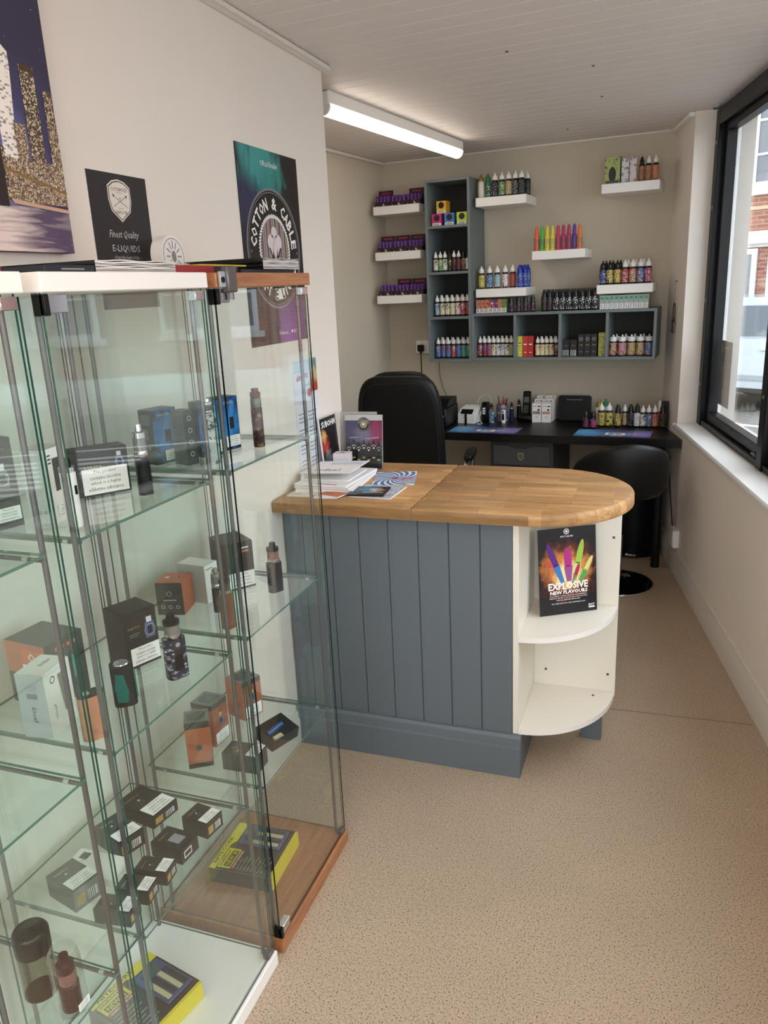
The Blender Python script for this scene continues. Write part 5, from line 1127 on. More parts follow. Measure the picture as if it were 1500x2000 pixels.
tower(1.360, 1.384, 1.79, 1.985, lg2); tower(1.366, 1.386, 1.79, 1.925, lg3, .0015); tower(1.270, 1.300, 1.79, 1.915, lg3, .0012)
tower(1.236, 1.386, 1.775, 1.852, lg3, .0016); tower(1.05, 1.236, 1.775, 1.87, lg2, .0016); tower(.9, 1.05, 1.775, 1.93, lg2, .0012); tower(.65, .88, 1.775, 1.88, lg3, .0012)
b = MB(); b.T = FRONT(.0312); GB = mat('bridge_print_gold', '#8a6a3c', .6)
b.line(*Ln(.60, 1.90), *Ln(1.23, 1.832), .006, GB, .002); b.line(*Ln(1.23, 1.832), *Ln(1.3865, 1.800), .006, GB, .002); b.line(*Ln(1.24, 1.775), *Ln(1.386, 1.765), .007, mat('shore_print', '#c9a58a', .6), .002)
for i in range(14): b.disc(*Ln(1.215 + i * .012, 1.868 - i * .0048), .0016, INKW, .0022, 8)
b.build('printed_bridge', t, smooth=False)
b = MB(); b.T = FRONT(.0312); b.rect(*Ln(1.15, 1.765), *Ln(1.228, 1.875), mat('pier_print', '#2b2224', .6), .0024); b.build('printed_pier', t, smooth=False)
b = MB(); b.T = FRONT(.0312); rs = random.Random(3)
for i in range(60): b.disc(rs.uniform(-.39, .395), rs.uniform(.35, .61), rs.choice([.0008, .0012, .0018]), mat('star_print', '#c9cdd6', .5), .0018, 6)
k_ = b.build('printed_stars', t, smooth=False); k_['kind'] = 'stuff'

# dark information card
SLATE = mat('slate_grey_card', '#2e2b2c', .55)
t = flat_thing('wall_card', 'dark grey card with a shield badge fixed above the cabinets', 'poster', (LWX + .001, 1.597, 1.567), R(90), .212, .297, SLATE)
b = MB(); b.T = FRONT(.0012)
def shield(s): 
    P = []
    for x, y in ((-.040, .030), (-.022, .041), (0, .045), (.022, .041), (.040, .030), (.041, .0), (.034, -.024), (.0, -.047), (-.034, -.024), (-.041, .0)): P.append((x * s, .240 + y * s))
    return P
b.poly(shield(1.0), mat('shield_cream', '#e3dbd0', .5), .0003); b.poly(shield(.93), SLATE, .0005); b.poly(shield(.88), mat('shield_cream', '#e3dbd0', .5), .0007)
b.text('COTSWOLD', 0, .263, .0075, SLATE, .001, w=.058); b.text('VAPOUR', 0, .214, .0075, SLATE, .001, w=.042)
b.line(-.024, .226, .024, .250, .0011, SLATE, .001); b.line(-.024, .250, .024, .226, .0011, SLATE, .001)
for sx in (-1, 1): b.poly([(sx * .026, .253), (sx * .019, .250), (sx * .023, .245)], SLATE, .001)
for x in (-.006, 0, .006): b.disc(x, .256, .0012, SLATE, .001, 6); b.disc(x, .2225, .0012, SLATE, .001, 6)
b.text('w', 0, .244, .004, SLATE, .001); b.build('shield_badge', t, smooth=False)
b = MB(); b.T = FRONT(.0012); SILV = mat('silver_ink', '#cfccca', .4)
b.text('Finest Quality', 0, .164, .021, SILV, .0005, w=.105, shear=.25); b.text('E-LIQUIDS', .002, .134, .017, SILV, .0005, w=.10); b.text('- from the heart of the -', .002, .116, .008, SILV, .0005, w=.10, shear=.2); b.text('COTSWOLDS', .002, .099, .012, SILV, .0005, w=.10, bold=.02); b.build('lettering', t, smooth=False)

# big black poster
PB = blob_mat('cloud_poster_print', '#120f12', [(-.06, 0, .53, .16, '#3f9a96', 1.2), (-.02, 0, .44, .13, '#2f8783', 1.1), (-.15, 0, .42, .12, '#252c4e', 1.0), (.08, 0, .06, .13, '#6d2f80', 1.2), (.06, 0, .0, .10, '#8a3f96', 1.0), (-.12, 0, .06, .12, '#3f2026', .8)], .3, 13, .75, (1.6, 1, .8))
t = flat_thing('wall_poster', 'tall black poster with round emblem and teal cloud near the wall corner', 'poster', (LWX + .001, 2.357, 1.428), R(90), .408, .585, PB, edge=DARKC)
ez = .293; er = .183
b = MB(); b.T = FRONT(.0013); b.disc(0, ez, er, DARKC, .0002, 56); b.ring(0, ez, er - .007, er, mat('ring_grey', '#7f7b84', .4), .0004, 56); b.ring(0, ez, er - .014, er - .0115, mat('ring_grey', '#7f7b84', .4), .0004, 56); b.build('emblem_ring', t, smooth=False)
b = MB(); b.T = FRONT(.0013)
stp = ['#8d7a50', '#6b4d63', '#a08aa8', '#7d8a5c', '#b39aa0', '#5a4a52', '#9a9468', '#a77f96']
for i in range(24):
    x0 = -.092 + i * .00767; x1 = x0 + .0072; yy = lambda x: math.sqrt(max(0, .093 ** 2 - x * x))
    b.poly([(x0, ez - yy(x0)), (x1, ez - yy(x1)), (x1, ez + yy(x1)), (x0, ez + yy(x0))], mat('stripe_%d' % (i % 8), stp[i % 8], .5), .0004)
k_ = b.build('emblem_stripes', t, smooth=False); k_['kind'] = 'stuff'
b = MB(); b.T = FRONT(.0013)
for i in range(64):
    a = 2 * pi * i / 64; b.line(.0945 * cos(a), ez + .0945 * sin(a), .106 * cos(a + .09), ez + .106 * sin(a + .09), .0062, INKW, .0005)
k_ = b.build('emblem_rope', t, smooth=False); k_['kind'] = 'stuff'
b = MB(); b.T = FRONT(.0013)
for (x, y, r) in ((0, .05, .020), (-.024, .022, .024), (.024, .022, .024), (0, .012, .028), (-.016, -.012, .016), (.016, -.012, .016)): b.disc(x, ez + y, r, mat('boll_white', '#dcd2d2', .5), .0006 + .00002 * r, 24)
for sx in (-1, 1): b.poly([(sx * .004, ez - .045), (sx * .016, ez - .04), (sx * .04, ez + .005), (sx * .034, ez + .006), (sx * .018, ez - .02), (sx * .014, ez + .004), (sx * .008, ez - .02)], DARKC, .0009)
b.line(0, ez - .04, 0, ez - .085, .012, DARKC, .0009); b.build('cotton_boll', t, smooth=False)
b = MB(); b.T = FRONT(.0013); b.arc_text('COTTON & CABLE', 0, ez, .138, .038, R(172), R(8), INKW, .0006, bold=.03, cw=.72); b.build('emblem_name', t, smooth=False)
b = MB(); b.T = FRONT(.0013); b.arc_text('CRAFT E-LIQUID', 0, ez, .138, .034, R(205), R(335), INKW, .0006, flip=True, bold=.03, cw=.68); b.disc(-.158, ez - .008, .004, GREYI, .0006, 12); b.disc(.158, ez - .008, .004, GREYI, .0006, 12); b.build('emblem_motto', t, smooth=False)
b = MB(); b.T = FRONT(.0013); b.text('Official Retailer', 0, .545, .017, INKW, .0006, w=.115); b.text('Follow us...', .02, .032, .012, INKW, .0006, w=.07, shear=.2); b.text('f', .115, .034, .012, INKW, .0006)
b.ring(.098, .033, .003, .0055, INKW, .0006, 12); b.poly([(.073, .030), (.082, .028), (.087, .038), (.08, .036), (.075, .039)], INKW, .0006); b.build('lettering', t, smooth=False)

# takeaway menu
t = flat_thing('wall_menu', 'white leaflet with red lettering and a food picture taped to the wall', 'leaflet', (LWX + .001, 2.515, .955), R(90), .19, .405, mat('menu_paper', '#e4e2ea', .5))
FOODP = blob_mat('food_print', '#cdd6de', [(.07, 0, .31, .05, '#b3422c', 1.5), (.085, 0, .35, .035, '#c9b878', 1.2), (.08, 0, .385, .03, '#6f8f86', 1.0)], .3, 60, .6)
b = MB(); b.T = FRONT(.0012); b.rect(-.09, .36, .09, .402, mat('menu_blue', '#c3d3dc', .5), .0002); b.rect(.035, .285, .0945, .404, FOODP, .0004); b.disc(.02, .285, .016, mat('menu_red', '#c04a44', .5), .0005, 20); b.build('food_picture', t, smooth=False)
b = MB(); b.T = FRONT(.0012); RM = mat('menu_red', '#c04a44', .5); b.text('slimming', -.03, .345, .03, RM, .0008, w=.095, rot=.12, shear=.2, bold=.01); b.text('world', .0, .315, .014, mat('menu_teal', '#4f8f9a', .5), .0008, w=.05)
b.build('headline', t, smooth=False)
b = MB(); b.T = FRONT(.0012); rs = random.Random(8)
for k2 in range(14):
    if k2 in (3, 7, 11): continue
    for x0 in (-.08, .0): b.rect(x0, .215 - k2 * .014, x0 + rs.uniform(.035, .07), .2185 - k2 * .014, mat('menu_ink', '#6f7480', .5), .0005)
k_ = b.build('small_print', t, smooth=False); k_['kind'] = 'stuff'
# round white disc leaning on the wall on top of the cabinets
t = thing('round_speaker', 'round white disc with radiating grey slots on top of the cabinets', 'disc', (-1.125, 1.668, 1.6815), R(90), rx=R(-3))
b = MB(); b.cyl((0, .022, 0), (0, -.008, 0), .0500, WHITE, 40, .049); b.build('housing', t)
b = MB(); b.T = FRONT(.0082); SLG = mat('slot_grey', '#8d8986', .5); b.ring(0, 0, .040, .042, SLG, .0002, 40); b.disc(0, 0, .009, SLG, .0004, 18, ry=.013)
for i in range(12):
    a = 2 * pi * i / 12; b.line(.015 * cos(a), .018 * sin(a), .030 * cos(a), .036 * sin(a), .003, SLG, .0004)
b.build('slots', t, smooth=False)['kind'] = 'stuff'

# =================================================================== GLASS DISPLAY CABINETS
WOODF = wood_mat('brown_wood_laminate', '#855636', '#a26b45', '#b57f56', 5, (12, 1.0, 12), .4)
SH = [1.235, .854, .466]
GBAR = mat('clear_clip_plastic', '#b9bfae', .25)
def pane(b, x0, y0, z0, x1, y1, z1, edge):
    """glass slab: clear on its two large faces, green round its edge"""
    dx, dy, dz = x1 - x0, y1 - y0, z1 - z0; m = min(dx, dy, dz)
    F = [GLASS if m == dz else edge, GLASS if m == dz else edge, GLASS if m == dy else edge, GLASS if m == dx else edge, GLASS if m == dy else edge, GLASS if m == dx else edge]
    b.box(x0, y0, z0, x1, y1, z1, GLASS, faces=F); return b
def cabinet(label, y0, y1, fm, lock=False):
    t = thing('display_cabinet', label, 'display cabinet', (-1.0, (y0 + y1) / 2, 0), 0, 'glass display cabinets along the left wall')
    hy = (y1 - y0) / 2
    b = MB(); b.box(-.18, -hy, 0, .18, hy, .04, fm, .0015); b.build('base', t, smooth=False)
    b = MB(); b.box(-.18, -hy, 1.602, .18, hy, 1.630, fm, .0015); b.build('top_board', t, smooth=False)
    for s_ in (-1, 1):
        b = MB(); ya, yb = sorted((s_ * (hy - .006), s_ * (hy - .010))); pane(b, -.172, ya, .0405, .168, yb, 1.6015, GEDGE); b.build('side_pane', t, smooth=False)
        for x in (-.150, .150):
            b = MB(); b.cyl((x, s_ * (hy - .017), .041), (x, s_ * (hy - .017), 1.6015), .0046, STEEL, 10); b.build('post', t)
        for z in SH:
            b = MB(); b.cyl((-.150, s_ * (hy - .026), z - .0095), (.153, s_ * (hy - .026), z - .0095), .0038, STEEL, 8); br = b.build('shelf_rail', t)
            for x in (-.12, .125): b = MB(); b.cyl((x - .005, s_ * (hy - .026), z - .0098), (x + .005, s_ * (hy - .026), z - .0098), .0042, GBAR, 8); b.build('rail_clip', br)
    b = MB(); pane(b, -.178, -hy + .012, .0405, -.174, hy - .012, 1.6015, GEDGE); b.build('back_pane', t, smooth=False)
    b = MB(); pane(b, .1695, -hy + .004, .0425, .1735, hy - .004, 1.5975, GEDGE if not lock else mat('dark_glass_edge', '#0d1512', .15)); dr = b.build('glass_door', t, smooth=False)
    for z in (1.586, .056):
        b = MB(); b.box(.160, -hy + .008, z - .013, .176, -hy + .052, z + .013, CHROME, .001); b.build('hinge', dr); b = MB(); b.box(.155, -hy + .004, z - .016, .178, -hy + .014, z + .014, BLACK, .001); b.build('hinge_pad', dr)
    b = MB(); b.box(.160, hy - .040, 1.580, .176, hy - .010, 1.598, CHROME, .001); b.build('magnet_catch', t)
    b = MB(); b.box(.160, hy - .036, .043, .176, hy - .008, .056, STEEL, .001); b.build('floor_catch', t)
    for z in SH:
        b = MB(); pane(b, -.168, -hy + .022, z - .005, .160, hy - .022, z, GEDGEL); b.build('glass_shelf', t, smooth=False)
    if lock:
        b = MB(); b.box(.176, -hy + .026, 1.592, .192, -hy + .062, 1.642, STEEL, .003); b.cyl((.184, -hy + .045, 1.592), (.184, -hy + .045, 1.578), .006, STEEL, 10); lk = b.build('lock', t)
        b = MB(); b.box(.181, -hy + .006, 1.602, .1865, -hy + .026, 1.632, mat('pale_steel', '#b9bbbd', .35, .5), .001); b.cyl((.186, -hy + .015, 1.616), (.1885, -hy + .015, 1.616), .006, BLACK, 10); b.build('lock_plate', lk)
    return t
cabinet('white-topped glass cabinet nearest the camera at the left edge', .432, .862, WHITE)
cabinet('white-topped glass display cabinet in the middle of the row', .895, 1.325, WHITE)
cabinet('brown wood-topped glass display cabinet nearest the counter', 1.355, 1.785, WOODF, True)

# ---- magazines lying on the cabinet tops
def booklet(label, ya, yb, z, th, col, spine=None, x0=-1.06, x1=-.845, rot=0, grp='magazines on the cabinet tops'):
    b = MB(); L = yb - ya; b.box(x0 - (x0 + x1) / 2, -L / 2, 0, x1 - (x0 + x1) / 2, L / 2, th, col, .0006)
    return tag(b.build('magazine', None, ((x0 + x1) / 2, (ya + yb) / 2, z), R(rot), smooth=False), label, 'magazine', grp)
TOPZ = 1.6304
booklet('thin red magazine on the nearest white cabinet', .66, .855, TOPZ, .007, mat('red_cover', '#8f2a2c', .4))
NAVY = mat('navy_cover', '#15202c', .4); o = booklet('dark navy catalogue on the left part of the middle cabinet', .935, 1.042, TOPZ, .0105, NAVY)
b = MB(); b.T = RIGHT(.1078); b.text('CATALOGUE', .02, .005, .0035, SILV, .0002, w=.045) if False else b.rect(-.02, .0035, .03, .006, GREYI, .0002); b.build('spine_print', o, smooth=False)
def wavy(label, ya, yb, z, n, step, seed):
    rs = random.Random(seed); t = thing('magazine_pile', label, 'magazines', (-.945, (ya + yb) / 2, z), 0, 'curled magazine piles on the cabinet tops'); L = yb - ya
    pm_ = [mat('page_grey_%d' % i, h, .7) for i, h in enumerate(('#c9c5c2', '#a8a4a2', '#dedad7'))]
    for k2 in range(n):
        vs = []; N = 14; ph = rs.uniform(0, 6)
        for i in range(N + 1):
            y = -L / 2 + L * i / N; zz = k2 * step + .0012 * (1 + sin(i * .9 + ph)) * (k2 / n) + .0001
            for x in (-.1, .1): vs += [(x, y, zz), (x, y, zz + step * .8)]
        fs = []
        for i in range(N):
            a = i * 4; fs += [(a + 2, a + 6, a + 7, a + 3), (a + 1, a + 3, a + 7, a + 5), (a, a + 4, a + 6, a + 2), (a + 4, a, a + 1, a + 5)]
        b = MB(); b.raw(vs, fs, pm_[k2 % 3]); b.build('magazine_pages', t, smooth=False)
wavy('pile of curled grey-edged magazines on the middle cabinet', 1.045, 1.262, TOPZ, 7, .0027, 1)
wavy('pile of curled magazines at the counter end of the brown cabinet', 1.60, 1.782, TOPZ + .009, 8, .0028, 2)
booklet('red magazine across the gap onto the brown cabinet', 1.268, 1.402, TOPZ, .014, mat('red_cover', '#8f2a2c', .4), x1=-.85)
booklet('dark magazine under the curled pile on the brown cabinet', 1.52, 1.775, TOPZ, .0085, NAVY, x1=-.855)
booklet('black and yellow magazine in the middle of the brown cabinet', 1.408, 1.515, TOPZ, .014, mat('black_cover', '#14181a', .4), x1=-.86)
b = MB(); b.box(-.1, -.09, 0, .1, .09, .003, mat('yellow_cover', '#c9b23c', .4)); tag(b.build('magazine', None, (-.965, 1.47, TOPZ + .0145), 0, smooth=False), 'thin yellow magazine lying on the black one', 'magazine', 'magazines on the cabinet tops')

# =================================================================== BOXES AND DEVICES IN THE CABINETS
_wl = {}
def warn_mesh(style=0):
    """white nicotine warning sticker, 1 wide x .58 high, printed"""
    if style in _wl: return _wl[style]
    b = MB(); b.rect(-.5, 0, .5, .58, INKW, 0)
    for i, s_ in enumerate(('This product', 'contains nicotine', 'which is a highly', 'addictive substance.')): b.text(s_, 0, .49 - i * .125, .085, INKK, .004, w=[.5, .68, .66, .78][i])
    _wl[style] = b.mesh('warning_sticker', False); return _wl[style]
def sticker(parent, face, x, y, w, rot=0.0, name='warning_sticker'):
    o = put(warn_mesh(), name, parent); o.matrix_local = face @ Matrix.Translation((x, y, .0012)) @ Matrix.Rotation(rot, 4, 'Z') @ Matrix.Diagonal((w, w, .05, 1)); return o
def kit(label, P, ang, w, d, h, z, front, side=None, top=None, sticker_at=None, prints=None, cat='box', group=None, tsticker=None, name='device_carton'):
    a = R(ang); X = Vector((cos(a), sin(a), 0)); Y = Vector((-sin(a), cos(a), 0)); c = Vector((P[0], P[1], z + .0004)) + X * w / 2 + Y * d / 2
    t = carton(name, label, cat, c, a, w, d, h, front, side, top, group=group, prints=prints)
    if sticker_at: sticker(t, FRONT(d / 2), *sticker_at)
    if tsticker: sticker(t, TOP(h + .0006), *tsticker)
    return t
S1, S2, S3 = SH
CB = mat('charcoal_card', '#26221f', .42); CB2 = mat('warm_black_card', '#1f1a17', .4); ORG = mat('orange_card', '#c0603a', .42); GRC = mat('mid_grey_card', '#6f6e6c', .45)
BLU = blob_mat('blue_smoke_card', '#15181d', [(0, 0, .07, .07, '#1f63a8', 1.3), (.01, 0, .05, .05, '#2f86c8', .9)], .35, 45, .9)
def front(fn): return lambda q, w, d, h: (setattr(q, 'T', FRONT(d / 2)), fn(q, w, d, h))
def topf(fn): return lambda q, w, d, h: (setattr(q, 'T', TOP(h + .0006)), fn(q, w, d, h))
def sidef(fn): return lambda q, w, d, h: (setattr(q, 'T', LEFT(w / 2)), fn(q, w, d, h))
BLS = mat('device_silhouette_blue', '#4a5f86', .4); SILI = mat('silver_ink', '#cfccca', .4); TEALI = mat('teal_ink', '#2f8f86', .4)
def dev(q, x, y, s, m1, m2):   # a small printed device: body with tank
    q.rect(x - .16 * s, y, x + .16 * s, y + .5 * s, m1, .0005); q.rect(x - .08 * s, y + .12 * s, x + .08 * s, y + .38 * s, INKK, .0009); q.rect(x - .09 * s, y + .5 * s, x + .09 * s, y + .68 * s, m2, .0005); q.rect(x - .05 * s, y + .68 * s, x + .05 * s, y + .8 * s, INKK, .0005); q.ring(x, y + .25 * s, .17 * s, .18 * s, m2, .0006, 16)
def icons(q, w, h, y0, n=3):
    for i in range(n): q.ring(-w * .28 + i * w * .28, y0, w * .05, w * .075, SILI, .0006, 12)

# ---- middle cabinet, upper shelf
kit('tall black box with white warning sticker at the back left of the upper shelf', (-1.005, .915), 72, .045, .10, .148, S1, CB2, CB, None, (0, .012, .040), [('printed_face', front(lambda q, w, d, h: (q.text('aspire', 0, h * .88, .005, GOLDI, .0006, w=.02), dev(q, 0, h * .45, .06, GRC, SILI))))])
kit('white slim box with CE marks behind the white pen device', (-.935, .968), 100, .055, .045, .125, S1, WHITE, mat('pale_grey_card', '#b9b9b6', .5), None, (.004, .008, .038), [('printed_face', front(lambda q, w, d, h: (q.rect(-w * .2, h * .42, w * .3, h * .86, INKK, .0006), [q.rect(-w * .42, h * (.9 - .05 * i), -w * .26, h * (.92 - .05 * i), INKK, .0006) for i in range(3)]))), ('side_marks', sidef(lambda q, w, d, h: (q.text('CE', -d * .1, h * .16, .006, GREYI, .0006), q.ring(d * .2, h * .16, .002, .003, GREYI, .0006, 12))))])
t = thing('pen_device', 'white pen-shaped vape with black mouthpiece in the middle cabinet', 'vape device', (-.892, .965, S1 + .0004))
b = MB(); b.lathe([(.0, 0), (.0115, 0), (.0125, .002), (.0125, .092), (.012, .094)], WHITE, 24); b.build('battery_body', t)
b = MB(); b.lathe([(.0127, .092), (.0127, .1), (.009, .101)], CHROME, 24); b.build('collar', t)
b = MB(); b.lathe([(.0075, .1), (.0075, .112), (.006, .115), (.0, .115)], BLACK, 18); b.build('mouthpiece', t)
b = MB(); b.T = RIGHT(.0126); b.rect(-.003, .055, .003, .07, BLACK, .0002); b.build('fire_button', t)
kit('wide black box with white nicotine warning sticker on the upper shelf', (-1.022, 1.100), 54, .116, .050, .088, S1, CB, CB2, CB, (.012, .004, .084), [('printed_face', front(lambda q, w, d, h: (q.text('aspire', -.008, h * .62, .010, GOLDI, .0006, w=.034), dev(q, .042, h * .55, .045, BLS, SILI), q.rect(-.03, h * .5, .0, h * .52, SILI, .0006)))), ('lid_print', topf(lambda q, w, d, h: [q.rect(-w * .4, -d * .3 + i * .012, w * .4, -d * .297 + i * .012, GREYI, .0004) for i in range(3)]))])
mod('slim black vape device with silver glass tank beside the wide black box', (-.905, 1.172, S1 + .0004), R(60), .026, .022, .070, BLACK, .062, .0125, CHROME, glass=mat('silver_tank', '#8f8c88', .15, .6))
# ---- brown cabinet, upper shelf
def blue_print(q, w, d, h): q.poly([(-w * .3, h * .35), (w * .1, h * .95), (w * .3, h * .9), (0, h * .3)], mat('blue_smoke_light', '#3f86c8', .4), .0005); q.rect(-w * .05, h * .4, w * .2, h * .62, INKK, .0008); q.text('INNOKIN', -w * .05, h * .9, .006, SILI, .0009, w=w * .5)
kit('black and blue smoke-patterned box at the left of the brown cabinet', (-1.035, 1.392), 75, .066, .045, .120, S1, BLU, CB, mat('navy_card_top', '#22344f', .4), (.012, .006, .040), [('printed_face', front(blue_print)), ('side_marks', sidef(lambda q, w, d, h: (q.rect(-d * .35, h * .72, d * .3, h * .92, GRC, .0005), q.rect(-d * .35, h * .45, d * .1, h * .66, GRC, .0005), q.ring(-d * .2, h * .3, .0025, .0035, SILI, .0006, 10), q.ring(d * .1, h * .3, .0025, .0035, SILI, .0006, 10))))])
kit('narrow grey and black box behind the swirl patterned device', (-.962, 1.400), 70, .030, .045, .118, S1, mat('dark_grey_print_card', '#33363b', .4), GRC, None, None, [('printed_face', front(lambda q, w, d, h: [q.ring(0, h * (.2 + .22 * i), .004, .0055, SILI, .0006, 12) for i in range(4)]))])
mod('black and white swirl patterned tall vape device in the brown cabinet', (-.915, 1.425, S1 + .0004), R(60), .030, .022, .112, ramp_mat('bw_swirl', ['#d8d8d8', '#17171a', '#dcdcdc', '#17171a'], 60, detail=2), .030, .0115, CHROME)
for i, (P, ang, w_, nm) in enumerate((((-.975, 1.478), 59, .058, 'blue and black box with warning sticker left of the red pen'), ((-.962, 1.552), 75, .055, 'blue and black box furthest right on the brown upper shelf'))):
    kit(nm, P, ang, w_, .045, .124, S1, BLU, CB, mat('navy_card_top', '#22344f', .4), (.004, .008, w_ * .8), [('printed_face', front(blue_print))], group='blue smoke-patterned boxes')
t = thing('pen_device', 'red and black patterned pen vape standing at the right of the upper shelf', 'vape device', (-.905, 1.618, S1 + .0004))
b = MB(); b.lathe([(.0, 0), (.0125, 0), (.0135, .002), (.0135, .093), (.012, .095)], ramp_mat('red_pen_print', ['#3d1516', '#a02a26', '#1a0f10', '#7f8a2a'], 75), 22); b.build('battery_body', t)
b = MB(); b.lathe([(.012, .095), (.0128, .097), (.0128, .115), (.011, .117)], mat('silver_tank', '#8f8c88', .15, .6), 22); b.build('tank', t)
b = MB(); b.lathe([(.0115, .117), (.0125, .119), (.0125, .130), (.0085, .131), (.0085, .139), (.0, .139)], mat('dark_red_metal', '#5c1f1c', .25, .5), 20); b.build('mouthpiece', t)
# ---- middle cabinet, second shelf
kit('black box with a marbled device picture and white warning sticker', (-1.003, 1.168), 68, .076, .072, .122, S2, CB, CB2, CB, (.004, .006, .066), [('printed_face', front(lambda q, w, d, h: (q.text('aspire', -w * .2, h * .72, .0075, GOLDI, .0006, w=.028), q.rect(-w * .35, h * .60, -w * .05, h * .615, GREYI, .0006), q.rect(-w * .35, h * .56, -w * .1, h * .575, GREYI, .0006), dev(q, w * .27, h * .46, .068, BLS, SILI)))), ('lid_print', topf(lambda q, w, d, h: [q.rect(-w * .1, -d * .3 + i * .005, w * .4, -d * .2985 + i * .005, GREYI, .0004) for i in range(8)]))])
t = mod('stubby black vape device with teal side panels and bare steel top', (-.928, 1.060, S2 + .0004), R(40), .042, .036, .082, mat('satin_black_rubber', '#141416', .35), 0)
for s_ in (-1, 1): b = MB(); b.T = (FRONT(.0185) @ Matrix.Translation((-.004, 0, 0)) if s_ < 0 else RIGHT(.0212)); b.prism([(-.010, .012), (.008, .010), (.012, .03), (.006, .066), (-.008, .07), (-.012, .04)], -.001, .0018, mat('teal_metal', '#0f6a60', .3, .4)); b.build('side_panel', t)
b = MB(); b.lathe([(.0, .0825), (.013, .0822), (.0145, .082), (.013, .084), (.003, .0845), (.0, .085)], CHROME, 22); b.build('top_plate', t)
mod('rounded vape device with dark blue and white marbled body and black tank', (-.893, 1.178, S2 + .0004), R(62), .044, .032, .084, ramp_mat('marble_body', ['#24243d', '#c9c4cf', '#3a3656', '#17161f', '#e2dee2'], 55, .2, (1, 1, 2.2), 3), .050, .0165, BLACK, screen=(.018, .02, .062), glass=mat('pale_tank', '#75716d', .12))
kit('large black and orange box picturing a black and teal device', (-1.045, 1.000), 84, .090, .105, .128, S2, blob_mat('grey_glow_card', '#1f1d1d', [(0, 0, .08, .06, '#6b6a6a', 1.0)], .35, 20, .3), ORG, CB, None, [('printed_face', front(lambda q, w, d, h: ([q.disc(-.018 + i * .014, h * .88, .004, mat('orange_ink', '#d9693a', .4), .0005, 12) for i in range(4)], q.rect(-.012, h * .2, .02, h * .72, INKK, .0006), q.poly([(.012, h * .3), (.02, h * .35), (.02, h * .65), (.012, h * .7)], TEALI, .001), q.poly([(-.012, h * .55), (-.008, h * .56), (-.008, h * .66), (-.012, h * .66)], TEALI, .001), q.rect(-.006, h * .52, .002, h * .6, INKW, .001)))), ('side_marks', sidef(lambda q, w, d, h: (q.rect(-d * .1, h * .68, d * .42, h * .9, mat('orange_ink', '#d9693a', .4), .0006), q.ring(d * .16, h * .79, .006, .009, INKW, .001, 4), q.rect(-d * .1, h * .55, d * .42, h * .66, INKW, .0006), q.rect(-d * .5, .0, d * .5, h * .5, CB, .0005))))])
kit('white box picturing a grey device, front left of the second shelf', (-.975, .920), 98, .075, .055, .122, S2, WHITE, mat('pale_grey_side', '#a9aaad', .45), WHITE, None, [('printed_face', front(lambda q, w, d, h: (q.ring(-w * .2, h * .84, .005, .007, INKK, .0006, 16), q.poly([(w * .0, h * .86), (w * .25, h * .86), (w * .3, h * .3), (w * .1, h * .25)], GRC, .0006), q.text('eleaf', -w * .25, h * .35, .007, TEALI, .0006, w=.03, rot=pi / 2)))), ('side_marks', sidef(lambda q, w, d, h: (q.text('Eleaf', 0, h * .36, .008, INKK, .0006, w=.030, rot=-pi / 2), q.rect(-.010, h * .62, .010, h * .70, GRC, .0006), [q.rect(-.011 + i * .006, h * (.74 + .04 * j), -.007 + i * .006, h * (.765 + .04 * j), mat('sq%d' % ((i + j) % 3), ['#7fa6c9', '#c98f7f', '#9a9ac0'][(i + j) % 3], .5), .0006) for i in range(4) for j in range(3)]))), ('lid_print', topf(lambda q, w, d, h: q.text('MINI', w * .1, 0, .009, GREYI, .0005, w=.028, rot=pi)))])
t = thing('vape_device', 'brushed copper flat vape device leaning space from the white box', 'vape device', (-.905, .948, S2 + .0004), R(62)); t['label'] = 'brushed copper box vape with black top standing beside the white box'
b = MB(); COP = mat('brushed_copper', '#cf8c6c', .35, .6, var=.12, vs=90); pts = [(-.012, -.013), (.012, -.013), (.021, -.008), (.024, 0), (.021, .008), (.012, .013), (-.012, .013), (-.021, .008), (-.024, 0), (-.021, -.008)]
b.prism(pts, 0, .082, COP); b.build('battery_body', t, ang=60); b = MB(); b.prism([(x * .99, y * .99) for x, y in pts], .082, .086, BLACK); b.build('top_plate', t); b = MB(); b.lathe([(.0, .088), (.006, .0875), (.0075, .086)], CHROME, 16, cx=-.008); b.build('connector', t)
# ---- brown cabinet, second shelf
kit('grey-fronted box with orange lid and white heart on the second shelf', (-1.118, 1.432), 14, .066, .072, .082, S2, CB, ORG, ORG, None, [('printed_face', front(lambda q, w, d, h: (q.ring(0, h * .66, .005, .0065, SILI, .0006, 16), q.rect(-w * .25, h * .45, w * .25, h * .48, SILI, .0006), icons(q, w, h, h * .25)))), ('lid_print', topf(lambda q, w, d, h: (q.disc(-w * .22, 0, .006, INKW, .0006, 14), q.rect(w * .2, -.006, w * .24, .01, INKK, .0006))))])
kit('white box with small printed device behind the orange lid box', (-1.035, 1.520), 84, .050, .085, .098, S2, WHITE, mat('pale_grey_card', '#b9b9b6', .5), WHITE, (0, .004, .042), [('printed_face', front(lambda q, w, d, h: (dev(q, .004, h * .38, .055, GRC, GRC), q.rect(-w * .4, h * .88, w * .1, h * .9, INKK, .0006))))])
mod('slim dark vape device with pale tank behind the amber one', (-.985, 1.490, S2 + .0004), R(60), .024, .020, .060, mat('gunmetal', '#2f2d2c', .3, .5), .050, .011, CHROME, glass=mat('pale_tank', '#75716d', .12))
mod('amber bronze vape device with black tank in the brown cabinet', (-.912, 1.412, S2 + .0004), R(70), .030, .026, .082, mat('bronze_metal', '#8f4a2c', .28, .6), .047, .0135, BLACK)
